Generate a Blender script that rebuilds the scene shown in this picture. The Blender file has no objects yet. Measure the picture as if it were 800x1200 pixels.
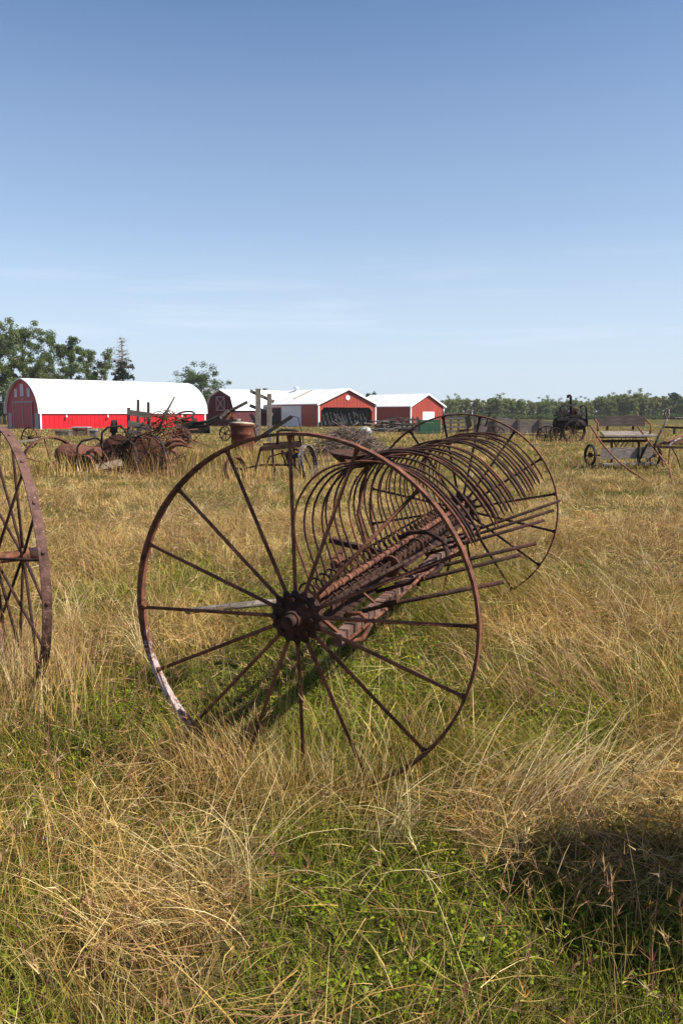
import bpy, math, random
import numpy as np
from mathutils import Vector, Matrix

random.seed(7)
rng = np.random.default_rng(11)
SC = bpy.context.scene
COL = SC.collection
PI = math.pi

# ------------------------------------------------------------------ camera numbers
EYE = 1.488
F = 950.0                       # focal length in pixels of a 800 x 1200 picture
PITCH = math.atan(115.0 / F)
CP, SP = math.cos(PITCH), math.sin(PITCH)


def W(px, py, y):
    """world point on the plane at distance y that a pixel of the photograph looks at"""
    a, b = (px - 400) / F, (600 - py) / F
    d = np.array([a, CP + b * SP, -SP + b * CP])
    return d * (y / d[1]) + np.array([0, 0, EYE])


# ------------------------------------------------------------------ noise and ground height
_TAB = np.random.default_rng(5).random((8, 256, 256))


def vn(x, y, scale, seed=0):
    x = np.asarray(x, float) / scale + 100.3
    y = np.asarray(y, float) / scale + 57.7
    xi, yi = np.floor(x).astype(int), np.floor(y).astype(int)
    fx, fy = x - xi, y - yi
    fx = fx * fx * (3 - 2 * fx)
    fy = fy * fy * (3 - 2 * fy)
    T = _TAB[seed]
    g = lambda i, j: T[(xi + i) % 256, (yi + j) % 256]
    return (g(0, 0) * (1 - fx) + g(1, 0) * fx) * (1 - fy) + (g(0, 1) * (1 - fx) + g(1, 1) * fx) * fy


def sstep(a, b, x):
    t = np.clip((np.asarray(x, float) - a) / (b - a), 0, 1)
    return t * t * (3 - 2 * t)


def gh(x, y):
    x = np.asarray(x, float)
    y = np.asarray(y, float)
    h = 0.06 * np.exp(-((x - 0.9) ** 2 + (y - 6.1) ** 2) / 4.0)
    h = h + 0.07 * (vn(x, y, 1.1, 1) - .5) * sstep(60, 20, y) + 0.16 * (vn(x, y, 6.0, 2) - .5) * sstep(3, 10, y)
    h = h - 0.35 * sstep(45, 95, y)
    return h


def ghs(x, y):
    return float(gh(x, y))


# ------------------------------------------------------------------ materials
def new_mat(name):
    m = bpy.data.materials.new(name)
    m.use_nodes = True
    nt = m.node_tree
    nt.nodes.clear()
    return m, nt, nt.nodes.new('ShaderNodeOutputMaterial')


def N(nt, kind, **kw):
    n = nt.nodes.new(kind)
    for k, v in kw.items():
        if k.startswith('i_'):
            n.inputs[k[2:].replace('_', ' ')].default_value = v
        else:
            setattr(n, k, v)
    return n


def ramp(nt, src, stops):
    r = nt.nodes.new('ShaderNodeValToRGB')
    e = r.color_ramp.elements
    while len(e) > 1:
        e.remove(e[-1])
    e[0].position, e[0].color = stops[0][0], (*stops[0][1], 1)
    for p, c in stops[1:]:
        k = e.new(p)
        k.color = (*c, 1)
    nt.links.new(src, r.inputs[0])
    return r.outputs[0]


def noise_mat(name, stops, scale=8.0, detail=6.0, rough=0.85, stretch=(1, 1, 1), bump=0.3, bump_scale=40.0, metallic=0.0, spots=None, spec=0.3, blotch=None):
    m, nt, out = new_mat(name)
    L = nt.links.new
    tc = N(nt, 'ShaderNodeTexCoord')
    mp = N(nt, 'ShaderNodeMapping')
    mp.inputs['Scale'].default_value = stretch
    L(tc.outputs['Object'], mp.inputs[0])
    nz = N(nt, 'ShaderNodeTexNoise', i_Scale=scale, i_Detail=detail, i_Roughness=0.62)
    L(mp.outputs[0], nz.inputs['Vector'])
    col = ramp(nt, nz.outputs[0], stops)
    if blotch:
        n4 = N(nt, 'ShaderNodeTexNoise', i_Scale=blotch[0], i_Detail=5.0, i_Roughness=.7)
        L(mp.outputs[0], n4.inputs['Vector'])
        f = ramp(nt, n4.outputs[0], [(.46, (0, 0, 0)), (.66, (.85, .85, .85))])
        mx = N(nt, 'ShaderNodeMixRGB')
        L(f, mx.inputs[0])
        L(col, mx.inputs[1])
        mx.inputs[2].default_value = (*blotch[1], 1)
        col = mx.outputs[0]
    if spots:
        n3 = N(nt, 'ShaderNodeTexNoise', i_Scale=spots[0], i_Detail=4.0)
        L(mp.outputs[0], n3.inputs['Vector'])
        f = ramp(nt, n3.outputs[0], [(spots[1], (0, 0, 0)), (spots[1] + .05, (1, 1, 1))])
        mx = N(nt, 'ShaderNodeMixRGB')
        L(f, mx.inputs[0])
        L(col, mx.inputs[1])
        mx.inputs[2].default_value = (*spots[2], 1)
        col = mx.outputs[0]
    b = N(nt, 'ShaderNodeBsdfPrincipled')
    b.inputs['Roughness'].default_value = rough
    b.inputs['Metallic'].default_value = metallic
    b.inputs['Specular IOR Level'].default_value = spec
    L(col, b.inputs['Base Color'])
    if bump:
        n2 = N(nt, 'ShaderNodeTexNoise', i_Scale=bump_scale, i_Detail=5.0)
        L(mp.outputs[0], n2.inputs['Vector'])
        bp = N(nt, 'ShaderNodeBump', i_Strength=bump, i_Distance=0.01)
        L(n2.outputs[0], bp.inputs['Height'])
        L(bp.outputs[0], b.inputs['Normal'])
    L(b.outputs[0], out.inputs[0])
    return m


M = {}
M['rust'] = noise_mat('brown_rust', [(.3, (.034, .013, .007)), (.45, (.078, .028, .016)), (.6, (.155, .054, .028)), (.75, (.25, .105, .058))], 24, spots=(90, .66, (.25, .15, .11)), blotch=(5.5, (.205, .078, .038)), bump=.5, bump_scale=70)
M['rust_dark'] = noise_mat('dark_rust', [(.3, (.011, .006, .0045)), (.5, (.03, .0125, .008)), (.7, (.08, .031, .018))], 26, blotch=(6, (.075, .028, .016)), bump=.5, bump_scale=80)
M['rust_grey'] = noise_mat('grey_brown_rust', [(.3, (.045, .024, .018)), (.45, (.09, .045, .034)), (.6, (.15, .078, .060)), (.75, (.23, .135, .11))], 22, spots=(80, .65, (.3, .22, .19)), blotch=(5, (.14, .068, .048)), bump=.5, bump_scale=70)
M['rust_red'] = noise_mat('red_rust', [(.3, (.045, .019, .012)), (.5, (.12, .045, .029)), (.7, (.21, .092, .06))], 5, bump_scale=20, blotch=(2.2, (.15, .05, .028)), spots=(14, .66, (.20, .13, .10)))
M['rust_orange'] = noise_mat('orange_rust', [(.3, (.13, .045, .02)), (.5, (.27, .09, .04)), (.72, (.42, .18, .08))], 6)
M['barrel'] = noise_mat('barrel_rust', [(.3, (.06, .018, .011)), (.5, (.12, .034, .02)), (.7, (.19, .065, .038))], 3, spots=(9, .64, (.3, .2, .15)))
M['red_pole'] = noise_mat('red_painted_pipe', [(.3, (.08, .03, .02)), (.5, (.19, .062, .036)), (.7, (.28, .13, .085))], 9)
M['black_iron'] = noise_mat('black_iron', [(.3, (.008, .007, .007)), (.6, (.03, .022, .02)), (.8, (.07, .045, .035))], 8)
M['pale_metal'] = noise_mat('pale_flaked_metal', [(.3, (.06, .03, .022)), (.5, (.13, .09, .075)), (.68, (.40, .37, .35))], 18)
M['wood'] = noise_mat('weathered_wood', [(.3, (.06, .048, .038)), (.5, (.14, .115, .095)), (.7, (.24, .205, .17))], 6, stretch=(1, 1, 7), bump=.5, bump_scale=25)
M['post_wood'] = noise_mat('pale_grey_timber', [(.3, (.10, .077, .06)), (.5, (.205, .165, .135)), (.7, (.32, .27, .23))], 5, stretch=(1.5, 3, 5), bump=.5, bump_scale=25)
M['wagon_wood'] = noise_mat('brown_grey_planks', [(.3, (.07, .052, .042)), (.5, (.16, .125, .105)), (.7, (.28, .235, .205))], 4, stretch=(.6, 6, 6), bump=.4)
M['wood_x'] = noise_mat('weathered_plank', [(.3, (.055, .042, .035)), (.5, (.13, .105, .088)), (.7, (.23, .195, .17))], 5, stretch=(.6, 6, 6), bump=.5, bump_scale=25)
M['wood_dark'] = noise_mat('dark_weathered_plank', [(.3, (.035, .026, .022)), (.5, (.085, .066, .055)), (.7, (.16, .13, .11))], 5, stretch=(.6, 6, 6), bump=.5)
M['wood_red'] = noise_mat('rust_stained_beam', [(.3, (.05, .026, .02)), (.5, (.12, .065, .05)), (.7, (.22, .14, .11))], 14, bump=.5)
M['straw_wood'] = noise_mat('bleached_pole', [(.3, (.2, .15, .1)), (.5, (.36, .29, .2)), (.7, (.47, .40, .29))], 9)
M['rubber'] = noise_mat('old_rubber', [(.3, (.012, .011, .011)), (.7, (.035, .032, .03))], 9)
M['white_paint'] = noise_mat('white_paint', [(.3, (.68, .68, .67)), (.7, (.82, .82, .81))], 1.5, rough=.6, bump=0)
M['pale_panel'] = noise_mat('pale_panel', [(.3, (.27, .27, .27)), (.7, (.38, .38, .38))], 1.5, rough=.5, bump=0)
M['gray_door'] = noise_mat('grey_sliding_door', [(.3, (.55, .58, .6)), (.7, (.68, .7, .72))], 1, rough=.5, bump=0)
M['window'] = noise_mat('pale_window', [(.3, (.3, .33, .36)), (.7, (.45, .48, .5))], 2, rough=.25, bump=0)
M['interior_shade'] = noise_mat('interior_shade_black', [(.3, (.010, .010, .010)), (.7, (.025, .024, .022))], 2)  # near-black base colour carries the shade inside the shed
M['tarp'] = noise_mat('black_tarp', [(.3, (.008, .008, .009)), (.62, (.025, .025, .027)), (.8, (.045, .045, .045))], 1.2, rough=.85, bump=.4, bump_scale=1.5, spec=.5)
M['green_paint'] = noise_mat('green_gate_paint', [(.3, (.02, .07, .035)), (.7, (.045, .12, .06))], 3, rough=.5)
M['bark'] = noise_mat('bark', [(.3, (.05, .04, .03)), (.7, (.16, .13, .10))], 5, stretch=(1, 1, .3), bump=.6, bump_scale=8)
M['deadwood'] = noise_mat('dead_branch', [(.3, (.07, .045, .035)), (.5, (.15, .10, .08)), (.7, (.27, .2, .16))], 4)
M['dead_grey'] = noise_mat('dead_grey_twigs', [(.3, (.16, .135, .12)), (.7, (.32, .28, .26))], 4)
M['bark_pale'] = noise_mat('pale_bark', [(.3, (.10, .09, .08)), (.7, (.32, .30, .27))], 3)
M['stone'] = noise_mat('pale_bale_wrap', [(.3, (.22, .205, .18)), (.7, (.42, .40, .36))], 3)
M['maroon'] = noise_mat('maroon_boards', [(.3, (.07, .018, .022)), (.7, (.11, .03, .034))], 2, stretch=(3, 3, .4), bump=0)


def siding(name, c1, c2, pitch, rough=.45, bumpy=.12, depth=.02):
    """painted steel sheet, slightly faded here and there; its ribs are modelled"""
    m, nt, out = new_mat(name)
    L = nt.links.new
    tc = N(nt, 'ShaderNodeTexCoord')
    nz = N(nt, 'ShaderNodeTexNoise', i_Scale=.5, i_Detail=6.0)
    L(tc.outputs['Object'], nz.inputs['Vector'])
    col = ramp(nt, nz.outputs[0], [(.3, c1), (.7, c2)])
    b = N(nt, 'ShaderNodeBsdfPrincipled')
    b.inputs['Roughness'].default_value = rough
    b.inputs['Specular IOR Level'].default_value = .3
    L(col, b.inputs['Base Color'])
    L(b.outputs[0], out.inputs[0])
    return m


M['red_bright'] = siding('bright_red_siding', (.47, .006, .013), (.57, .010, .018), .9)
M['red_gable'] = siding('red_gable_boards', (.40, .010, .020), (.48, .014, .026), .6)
M['red_brick'] = siding('faded_red_siding', (.29, .042, .028), (.36, .058, .038), .9)
M['roof_white'] = siding('white_steel_roof', (.74, .74, .72), (.82, .82, .80), .9, bumpy=.02)

M['roof_cream'] = siding('cream_steel_roof', (.60, .59, .55), (.74, .73, .70), .9)


def rim_mat():
    """rust with old white paint left on one stretch of the rim (lower, away from the sun side)"""
    m = M['rust'].copy()
    m.name = 'rust_with_old_white_paint'
    nt = m.node_tree
    L = nt.links.new
    b = [n for n in nt.nodes if n.type == 'BSDF_PRINCIPLED'][0]
    src = b.inputs['Base Color'].links[0].from_socket
    tc = N(nt, 'ShaderNodeTexCoord')
    sep = N(nt, 'ShaderNodeSeparateXYZ')
    L(tc.outputs['Object'], sep.inputs[0])
    # the patch is centred at about 210 degrees round the rim
    g = N(nt, 'ShaderNodeVectorMath', operation='DISTANCE')
    L(tc.outputs['Object'], g.inputs[0])
    g.inputs[1].default_value = (-.60, .18, -.37)
    mr = N(nt, 'ShaderNodeMapRange')
    L(g.outputs['Value'], mr.inputs[0])
    mr.inputs[1].default_value, mr.inputs[2].default_value = .10, .42
    mr.inputs[3].default_value, mr.inputs[4].default_value = .17, -.20
    nz = N(nt, 'ShaderNodeTexNoise', i_Scale=55.0, i_Detail=8.0, i_Roughness=.75)
    L(tc.outputs['Object'], nz.inputs['Vector'])
    ad = N(nt, 'ShaderNodeMath', operation='ADD')
    L(nz.outputs[0], ad.inputs[0])
    L(mr.outputs[0], ad.inputs[1])
    f = ramp(nt, ad.outputs[0], [(.56, (0, 0, 0)), (.66, (.8, .8, .8))])
    mx = N(nt, 'ShaderNodeMixRGB')
    L(f, mx.inputs[0])
    L(src, mx.inputs[1])
    mx.inputs[2].default_value = (.44, .355, .325, 1)
    L(mx.outputs[0], b.inputs['Base Color'])
    return m


M['rust_rim'] = rim_mat()


def blade_mat(name, transl=.35, rough_gloss=.06):
    m, nt, out = new_mat(name)
    L = nt.links.new
    at = N(nt, 'ShaderNodeAttribute', attribute_name='col')
    d = N(nt, 'ShaderNodeBsdfDiffuse')
    t = N(nt, 'ShaderNodeBsdfTranslucent')
    mx = N(nt, 'ShaderNodeMixShader')
    mx.inputs[0].default_value = transl
    L(at.outputs[0], d.inputs[0])
    L(at.outputs[0], t.inputs[0])
    L(d.outputs[0], mx.inputs[1])
    L(t.outputs[0], mx.inputs[2])
    if rough_gloss:
        g = N(nt, 'ShaderNodeBsdfGlossy')
        g.inputs['Roughness'].default_value = .45
        m2 = N(nt, 'ShaderNodeMixShader')
        m2.inputs[0].default_value = rough_gloss
        L(mx.outputs[0], m2.inputs[1])
        L(g.outputs[0], m2.inputs[2])
        L(m2.outputs[0], out.inputs[0])
    else:
        L(mx.outputs[0], out.inputs[0])
    return m


M['blade'] = blade_mat('grass_blades', .27, .008)
M['leaf'] = blade_mat('tree_leaves', .42, .015)


def ground_mat():
    m, nt, out = new_mat('thatch_and_soil')
    L = nt.links.new
    tc = N(nt, 'ShaderNodeTexCoord')
    n1 = N(nt, 'ShaderNodeTexNoise', i_Scale=.35, i_Detail=7.0, i_Roughness=.65)
    n2 = N(nt, 'ShaderNodeTexNoise', i_Scale=14.0, i_Detail=6.0, i_Roughness=.7)
    L(tc.outputs['Object'], n1.inputs['Vector'])
    L(tc.outputs['Object'], n2.inputs['Vector'])
    c1 = ramp(nt, n2.outputs[0], [(.3, (.035, .026, .012)), (.5, (.10, .075, .032)), (.7, (.22, .165, .075))])
    c2 = ramp(nt, n2.outputs[0], [(.3, (.02, .026, .006)), (.6, (.06, .07, .016)), (.8, (.10, .10, .03))])
    f = ramp(nt, n1.outputs[0], [(.42, (0, 0, 0)), (.6, (1, 1, 1))])
    mx = N(nt, 'ShaderNodeMixRGB')
    L(f, mx.inputs[0])
    L(c1, mx.inputs[1])
    L(c2, mx.inputs[2])
    b = N(nt, 'ShaderNodeBsdfDiffuse')
    L(mx.outputs[0], b.inputs[0])
    bp = N(nt, 'ShaderNodeBump', i_Strength=.8, i_Distance=.05)
    L(n2.outputs[0], bp.inputs['Height'])
    L(bp.outputs[0], b.inputs['Normal'])
    L(b.outputs[0], out.inputs[0])
    return m


M['ground'] = ground_mat()


# ------------------------------------------------------------------ mesh builder
def V(*a):
    return np.array(a if len(a) > 1 else a[0], float)


class MB:
    def __init__(s):
        s.v, s.f, s.sm, s.uv = [], [], [], []

    def add(s, verts, faces, smooth=False, uvs=None):
        o = len(s.v)
        s.v += [tuple(map(float, p)) for p in verts]
        for k, f in enumerate(faces):
            s.f.append([i + o for i in f])
            s.sm.append(smooth)
            s.uv.append(uvs[k] if uvs else None)
        return s

    def box(s, c, u, v, w):
        """centre c, three half-edge vectors"""
        c, u, v, w = V(c), V(u), V(v), V(w)
        P = [c + a * u + b * v + d * w for a in (-1, 1) for b in (-1, 1) for d in (-1, 1)]
        s.add(P, [(0, 1, 3, 2), (4, 6, 7, 5), (0, 4, 5, 1), (2, 3, 7, 6), (0, 2, 6, 4), (1, 5, 7, 3)])
        return s

    def bx(s, x0, x1, y0, y1, z0, z1):
        return s.box(((x0 + x1) / 2, (y0 + y1) / 2, (z0 + z1) / 2), ((x1 - x0) / 2, 0, 0), (0, (y1 - y0) / 2, 0), (0, 0, (z1 - z0) / 2))

    def bar(s, a, b, w, t, up=(0, 0, 1)):
        """a flat bar or plank from a to b, w wide across 'up', t thick along it"""
        a, b = V(a), V(b)
        d = b - a
        L = np.linalg.norm(d)
        d = d / L
        up = V(up)
        sd = np.cross(d, up)
        if np.linalg.norm(sd) < 1e-4:
            sd = np.cross(d, V(1, 0, 0))
        sd /= np.linalg.norm(sd)
        u2 = np.cross(sd, d)
        return s.box((a + b) / 2, d * L / 2, sd * w / 2, u2 * t / 2)

    def tube(s, pts, r, n=7, closed=False, cap=True):
        P = np.array([V(p) for p in pts])
        m = len(P)
        R = np.full(m, r, float) if np.isscalar(r) else np.array(r, float)
        if closed:
            T = np.roll(P, -1, 0) - np.roll(P, 1, 0)
        else:
            T = np.gradient(P, axis=0)
        T /= np.linalg.norm(T, axis=1)[:, None] + 1e-12
        ref = V(0, 0, 1) if abs(T[0][2]) < .9 else V(1, 0, 0)
        nrm = np.cross(T[0], ref)
        nrm /= np.linalg.norm(nrm)
        vs = []
        for i in range(m):
            nrm = nrm - T[i] * (nrm @ T[i])
            nrm /= np.linalg.norm(nrm) + 1e-12
            bi = np.cross(T[i], nrm)
            for k in range(n):
                a = 2 * PI * k / n
                vs.append(P[i] + R[i] * (math.cos(a) * nrm + math.sin(a) * bi))
        fs = []
        for i in range(m if closed else m - 1):
            j = (i + 1) % m
            for k in range(n):
                k2 = (k + 1) % n
                fs.append((i * n + k, i * n + k2, j * n + k2, j * n + k))
        s.add(vs, fs, True)
        if cap and not closed:
            o = len(s.v) - len(vs)
            s.f.append([o + k for k in range(n)][::-1])
            s.f.append([o + (m - 1) * n + k for k in range(n)])
            s.sm += [False, False]
            s.uv += [None, None]
        return s

    def revolve(s, c, ax, prof, n=48, a0=0., a1=2 * PI, smooth=True):
        """revolve a closed profile of (radius, along) about the axis through c"""
        c, ax = V(c), V(ax)
        ax = ax / np.linalg.norm(ax)
        ref = V(0, 0, 1) if abs(ax[2]) < .9 else V(1, 0, 0)
        e1 = np.cross(ref, ax)
        e1 /= np.linalg.norm(e1)
        e2 = np.cross(ax, e1)
        full = abs(a1 - a0 - 2 * PI) < 1e-6
        k = len(prof)
        steps = n if full else n + 1
        vs = []
        for i in range(steps):
            a = a0 + (a1 - a0) * i / n
            d = math.cos(a) * e1 + math.sin(a) * e2
            for r, h in prof:
                vs.append(c + d * r + ax * h)
        fs = []
        for i in range(n):
            j = (i + 1) % steps
            for q in range(k):
                q2 = (q + 1) % k
                fs.append((i * k + q, j * k + q, j * k + q2, i * k + q2))
        s.add(vs, fs, smooth)
        if not full:
            o = len(s.v) - len(vs)
            s.f.append([o + q for q in range(k)])
            s.f.append([o + (steps - 1) * k + q for q in range(k)][::-1])
            s.sm += [False, False]
            s.uv += [None, None]
        return s

    def ring(s, c, ax, R, w, t, n=56, a0=0., a1=2 * PI):
        return s.revolve(c, ax, [(R, -w / 2), (R, w / 2), (R - t, w / 2), (R - t, -w / 2)], n, a0, a1, False)

    def disc(s, c, ax, R, w, n=24, r0=.001):
        return s.revolve(c, ax, [(r0, -w / 2), (R, -w / 2), (R, w / 2), (r0, w / 2)], n, smooth=False)

    def prism(s, A, B, uvscale=None):
        n = len(A)
        s.add(list(A) + list(B), [tuple(range(n))[::-1], tuple(range(n, 2 * n))] + [(i, (i + 1) % n, n + (i + 1) % n, n + i) for i in range(n)])
        return s

    def build(s, name, mat, parent=None, origin=None, uvmap=None):
        """uvmap: function world-point -> (u, v) for ribbed sheets"""
        me = bpy.data.meshes.new(name)
        o0 = V(origin) if origin is not None else (V(parent['_o']) if parent is not None and '_o' in parent else V(0, 0, 0))
        P = np.array(s.v) - o0
        me.from_pydata([tuple(p) for p in P], [], s.f)
        me.polygons.foreach_set('use_smooth', s.sm)
        if uvmap:
            lay = me.uv_layers.new(name='UVMap')
            A = np.array(s.v)
            li = np.zeros(len(me.loops), int)
            me.loops.foreach_get('vertex_index', li)
            uv = np.array([uvmap(p) for p in A])[li]
            lay.data.foreach_set('uv', uv.astype(np.float32).ravel())
        me.validate()
        me.materials.append(M[mat] if isinstance(mat, str) else mat)
        o = bpy.data.objects.new(name, me)
        COL.objects.link(o)
        if parent is not None:
            o.parent = parent
            o.location = Vector(o0 - V(parent['_o'])) if '_o' in parent else Vector((0, 0, 0))
        else:
            o.location = Vector(o0)
        o['_o'] = [float(x) for x in o0]
        return o


def tag(o, label=None, cat=None, group=None, kind=None):
    if label:
        o['label'] = label
    if cat:
        o['category'] = cat
    if group:
        o['group'] = group
    if kind:
        o['kind'] = kind
    return o


def thing(name, loc, label, cat, group=None):
    o = bpy.data.objects.new(name, None)
    o.empty_display_size = .2
    COL.objects.link(o)
    o.location = Vector([float(x) for x in loc])
    o['_o'] = [float(x) for x in loc]
    return tag(o, label, cat, group)


def ground_pt(px, y):
    x = W(px, 485, y)[0]
    return V(x, y, ghs(x, y))


# ------------------------------------------------------------------ world, sun, camera
SUN_AZ = math.atan2(.95, -.30)        # clockwise from +Y, as the sky texture counts it
SUN_EL = math.radians(47)
w = bpy.data.worlds.new('World')
SC.world = w
w.use_nodes = True
nt = w.node_tree
nt.nodes.clear()
L = nt.links.new
sky = N(nt, 'ShaderNodeTexSky')
sky.sky_type = 'NISHITA'
sky.sun_disc = False
sky.sun_elevation = SUN_EL
sky.sun_rotation = SUN_AZ
sky.altitude = 200
sky.air_density = 1.0
sky.dust_density = 0.6
sky.ozone_density = 4.0
# faint high cirrus streaks low over the horizon
tc = N(nt, 'ShaderNodeTexCoord')
mp = N(nt, 'ShaderNodeMapping')
mp.inputs['Scale'].default_value = (2.2, 2.2, 34)
mp.inputs['Rotation'].default_value = (0, math.radians(1.5), 0)
L(tc.outputs['Generated'], mp.inputs[0])
cz = N(nt, 'ShaderNodeTexNoise', i_Scale=1.6, i_Detail=7.0, i_Roughness=.6)
L(mp.outputs[0], cz.inputs['Vector'])
cf = ramp(nt, cz.outputs[0], [(.52, (0, 0, 0)), (.85, (.5, .5, .5))])
sep = N(nt, 'ShaderNodeSeparateXYZ')
L(tc.outputs['Generated'], sep.inputs[0])
cb = ramp(nt, sep.outputs[2], [(.05, (0, 0, 0)), (.10, (1, 1, 1)), (.13, (.8, .8, .8)), (.2, (0, 0, 0))])
mm = N(nt, 'ShaderNodeMath', operation='MULTIPLY')
L(cf, mm.inputs[0])
L(cb, mm.inputs[1])
# pale summer haze low in the sky
hz = ramp(nt, sep.outputs[2], [(.0, (.86, .86, .86)), (.09, (.68, .68, .68)), (.22, (.26, .26, .26)), (.42, (0, 0, 0))])
mxh = N(nt, 'ShaderNodeMixRGB')
L(hz, mxh.inputs[0])
L(sky.outputs[0], mxh.inputs[1])
mxh.inputs[2].default_value = (4.5, 5.3, 6.4, 1)
mxs = N(nt, 'ShaderNodeMixRGB')
L(mm.outputs[0], mxs.inputs[0])
L(mxh.outputs[0], mxs.inputs[1])
mxs.inputs[2].default_value = (6.2, 6.7, 7.3, 1)
bg = N(nt, 'ShaderNodeBackground')
bg.inputs[1].default_value = 0.079
L(mxs.outputs[0], bg.inputs[0])
wo = N(nt, 'ShaderNodeOutputWorld')
L(bg.outputs[0], wo.inputs[0])

sd = V(.95, -.30, 0)
sd = sd / np.linalg.norm(sd) * math.cos(SUN_EL)
sd[2] = math.sin(SUN_EL)
sun = bpy.data.lights.new('sun', 'SUN')
sun.energy = 4.5
sun.angle = math.radians(.53)
sun.color = (1, .95, .87)
so = bpy.data.objects.new('sun', sun)
COL.objects.link(so)
so.rotation_euler = Vector(sd).to_track_quat('Z', 'Y').to_euler()

cam = bpy.data.cameras.new('camera')
cam.sensor_fit = 'VERTICAL'
cam.sensor_height = 36
cam.sensor_width = 24
cam.lens = 36 * F / 1200
cam.clip_end = 6000
cam.clip_start = .05
co = bpy.data.objects.new('camera', cam)
COL.objects.link(co)
co.location = (0, 0, EYE)
co.rotation_euler = (PI / 2 - PITCH, 0, 0)
SC.camera = co
SC.view_settings.view_transform = 'Standard'
SC.view_settings.look = 'None'
SC.view_settings.exposure = 0.93
SC.view_settings.gamma = 1
SC.view_settings.use_curve_mapping = False
SC.cycles.max_bounces = 6
SC.cycles.diffuse_bounces = 3
SC.cycles.transparent_max_bounces = 4
SC.cycles.use_denoising = True
SC.cycles.denoiser = 'OPENIMAGEDENOISE'
SC.cycles.denoising_input_passes = 'RGB_ALBEDO_NORMAL'
SC.cycles.denoising_prefilter = 'ACCURATE'


# ------------------------------------------------------------------ ground
def build_ground():
    def axis(lo, fine0, fine1, hi, step):
        a = [fine0]
        st = step
        while a[-1] < fine1:
            a.append(a[-1] + st)
        up = [a[-1]]
        st = step
        while up[-1] < hi:
            st *= 1.22
            up.append(up[-1] + st)
        dn = [a[0]]
        st = step
        while dn[-1] > lo:
            st *= 1.22
            dn.append(dn[-1] - st)
        return np.array(dn[:0:-1] + a + up[1:])
    X = axis(-2500, -9, 9, 2500, .22)
    Y = axis(-1200, 0, 22, 4000, .22)
    gx, gy = np.meshgrid(X, Y)
    gz = gh(gx, gy)
    nx, ny = len(X), len(Y)
    co_ = np.stack([gx, gy, gz], -1).reshape(-1, 3)
    i = np.arange(ny - 1)[:, None] * nx + np.arange(nx - 1)[None]
    q = np.stack([i, i + 1, i + 1 + nx, i + nx], -1).reshape(-1, 4)
    me = bpy.data.meshes.new('ground')
    me.from_pydata(co_.tolist(), [], q.tolist())
    me.polygons.foreach_set('use_smooth', [True] * len(me.polygons))
    me.materials.append(M['ground'])
    o = bpy.data.objects.new('ground', me)
    COL.objects.link(o)
    tag(o, kind='structure')


build_ground()

# ------------------------------------------------------------------ the dump rake
HUB = V(-.1701, 3.0707, .71)
AX = V(.33815, .94083, .02236)
PP = V(.94106, -.33824, 0)
UZ = np.cross(PP, AX)
RW = 3.124


def RK(p, s, z):
    return HUB + PP * p + AX * s + UZ * z


rake = thing('dump_rake', RK(.1, 1.55, -.70), 'large rusty hay dump rake with two tall spoked wheels and many curved teeth', 'hay rake')


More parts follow.
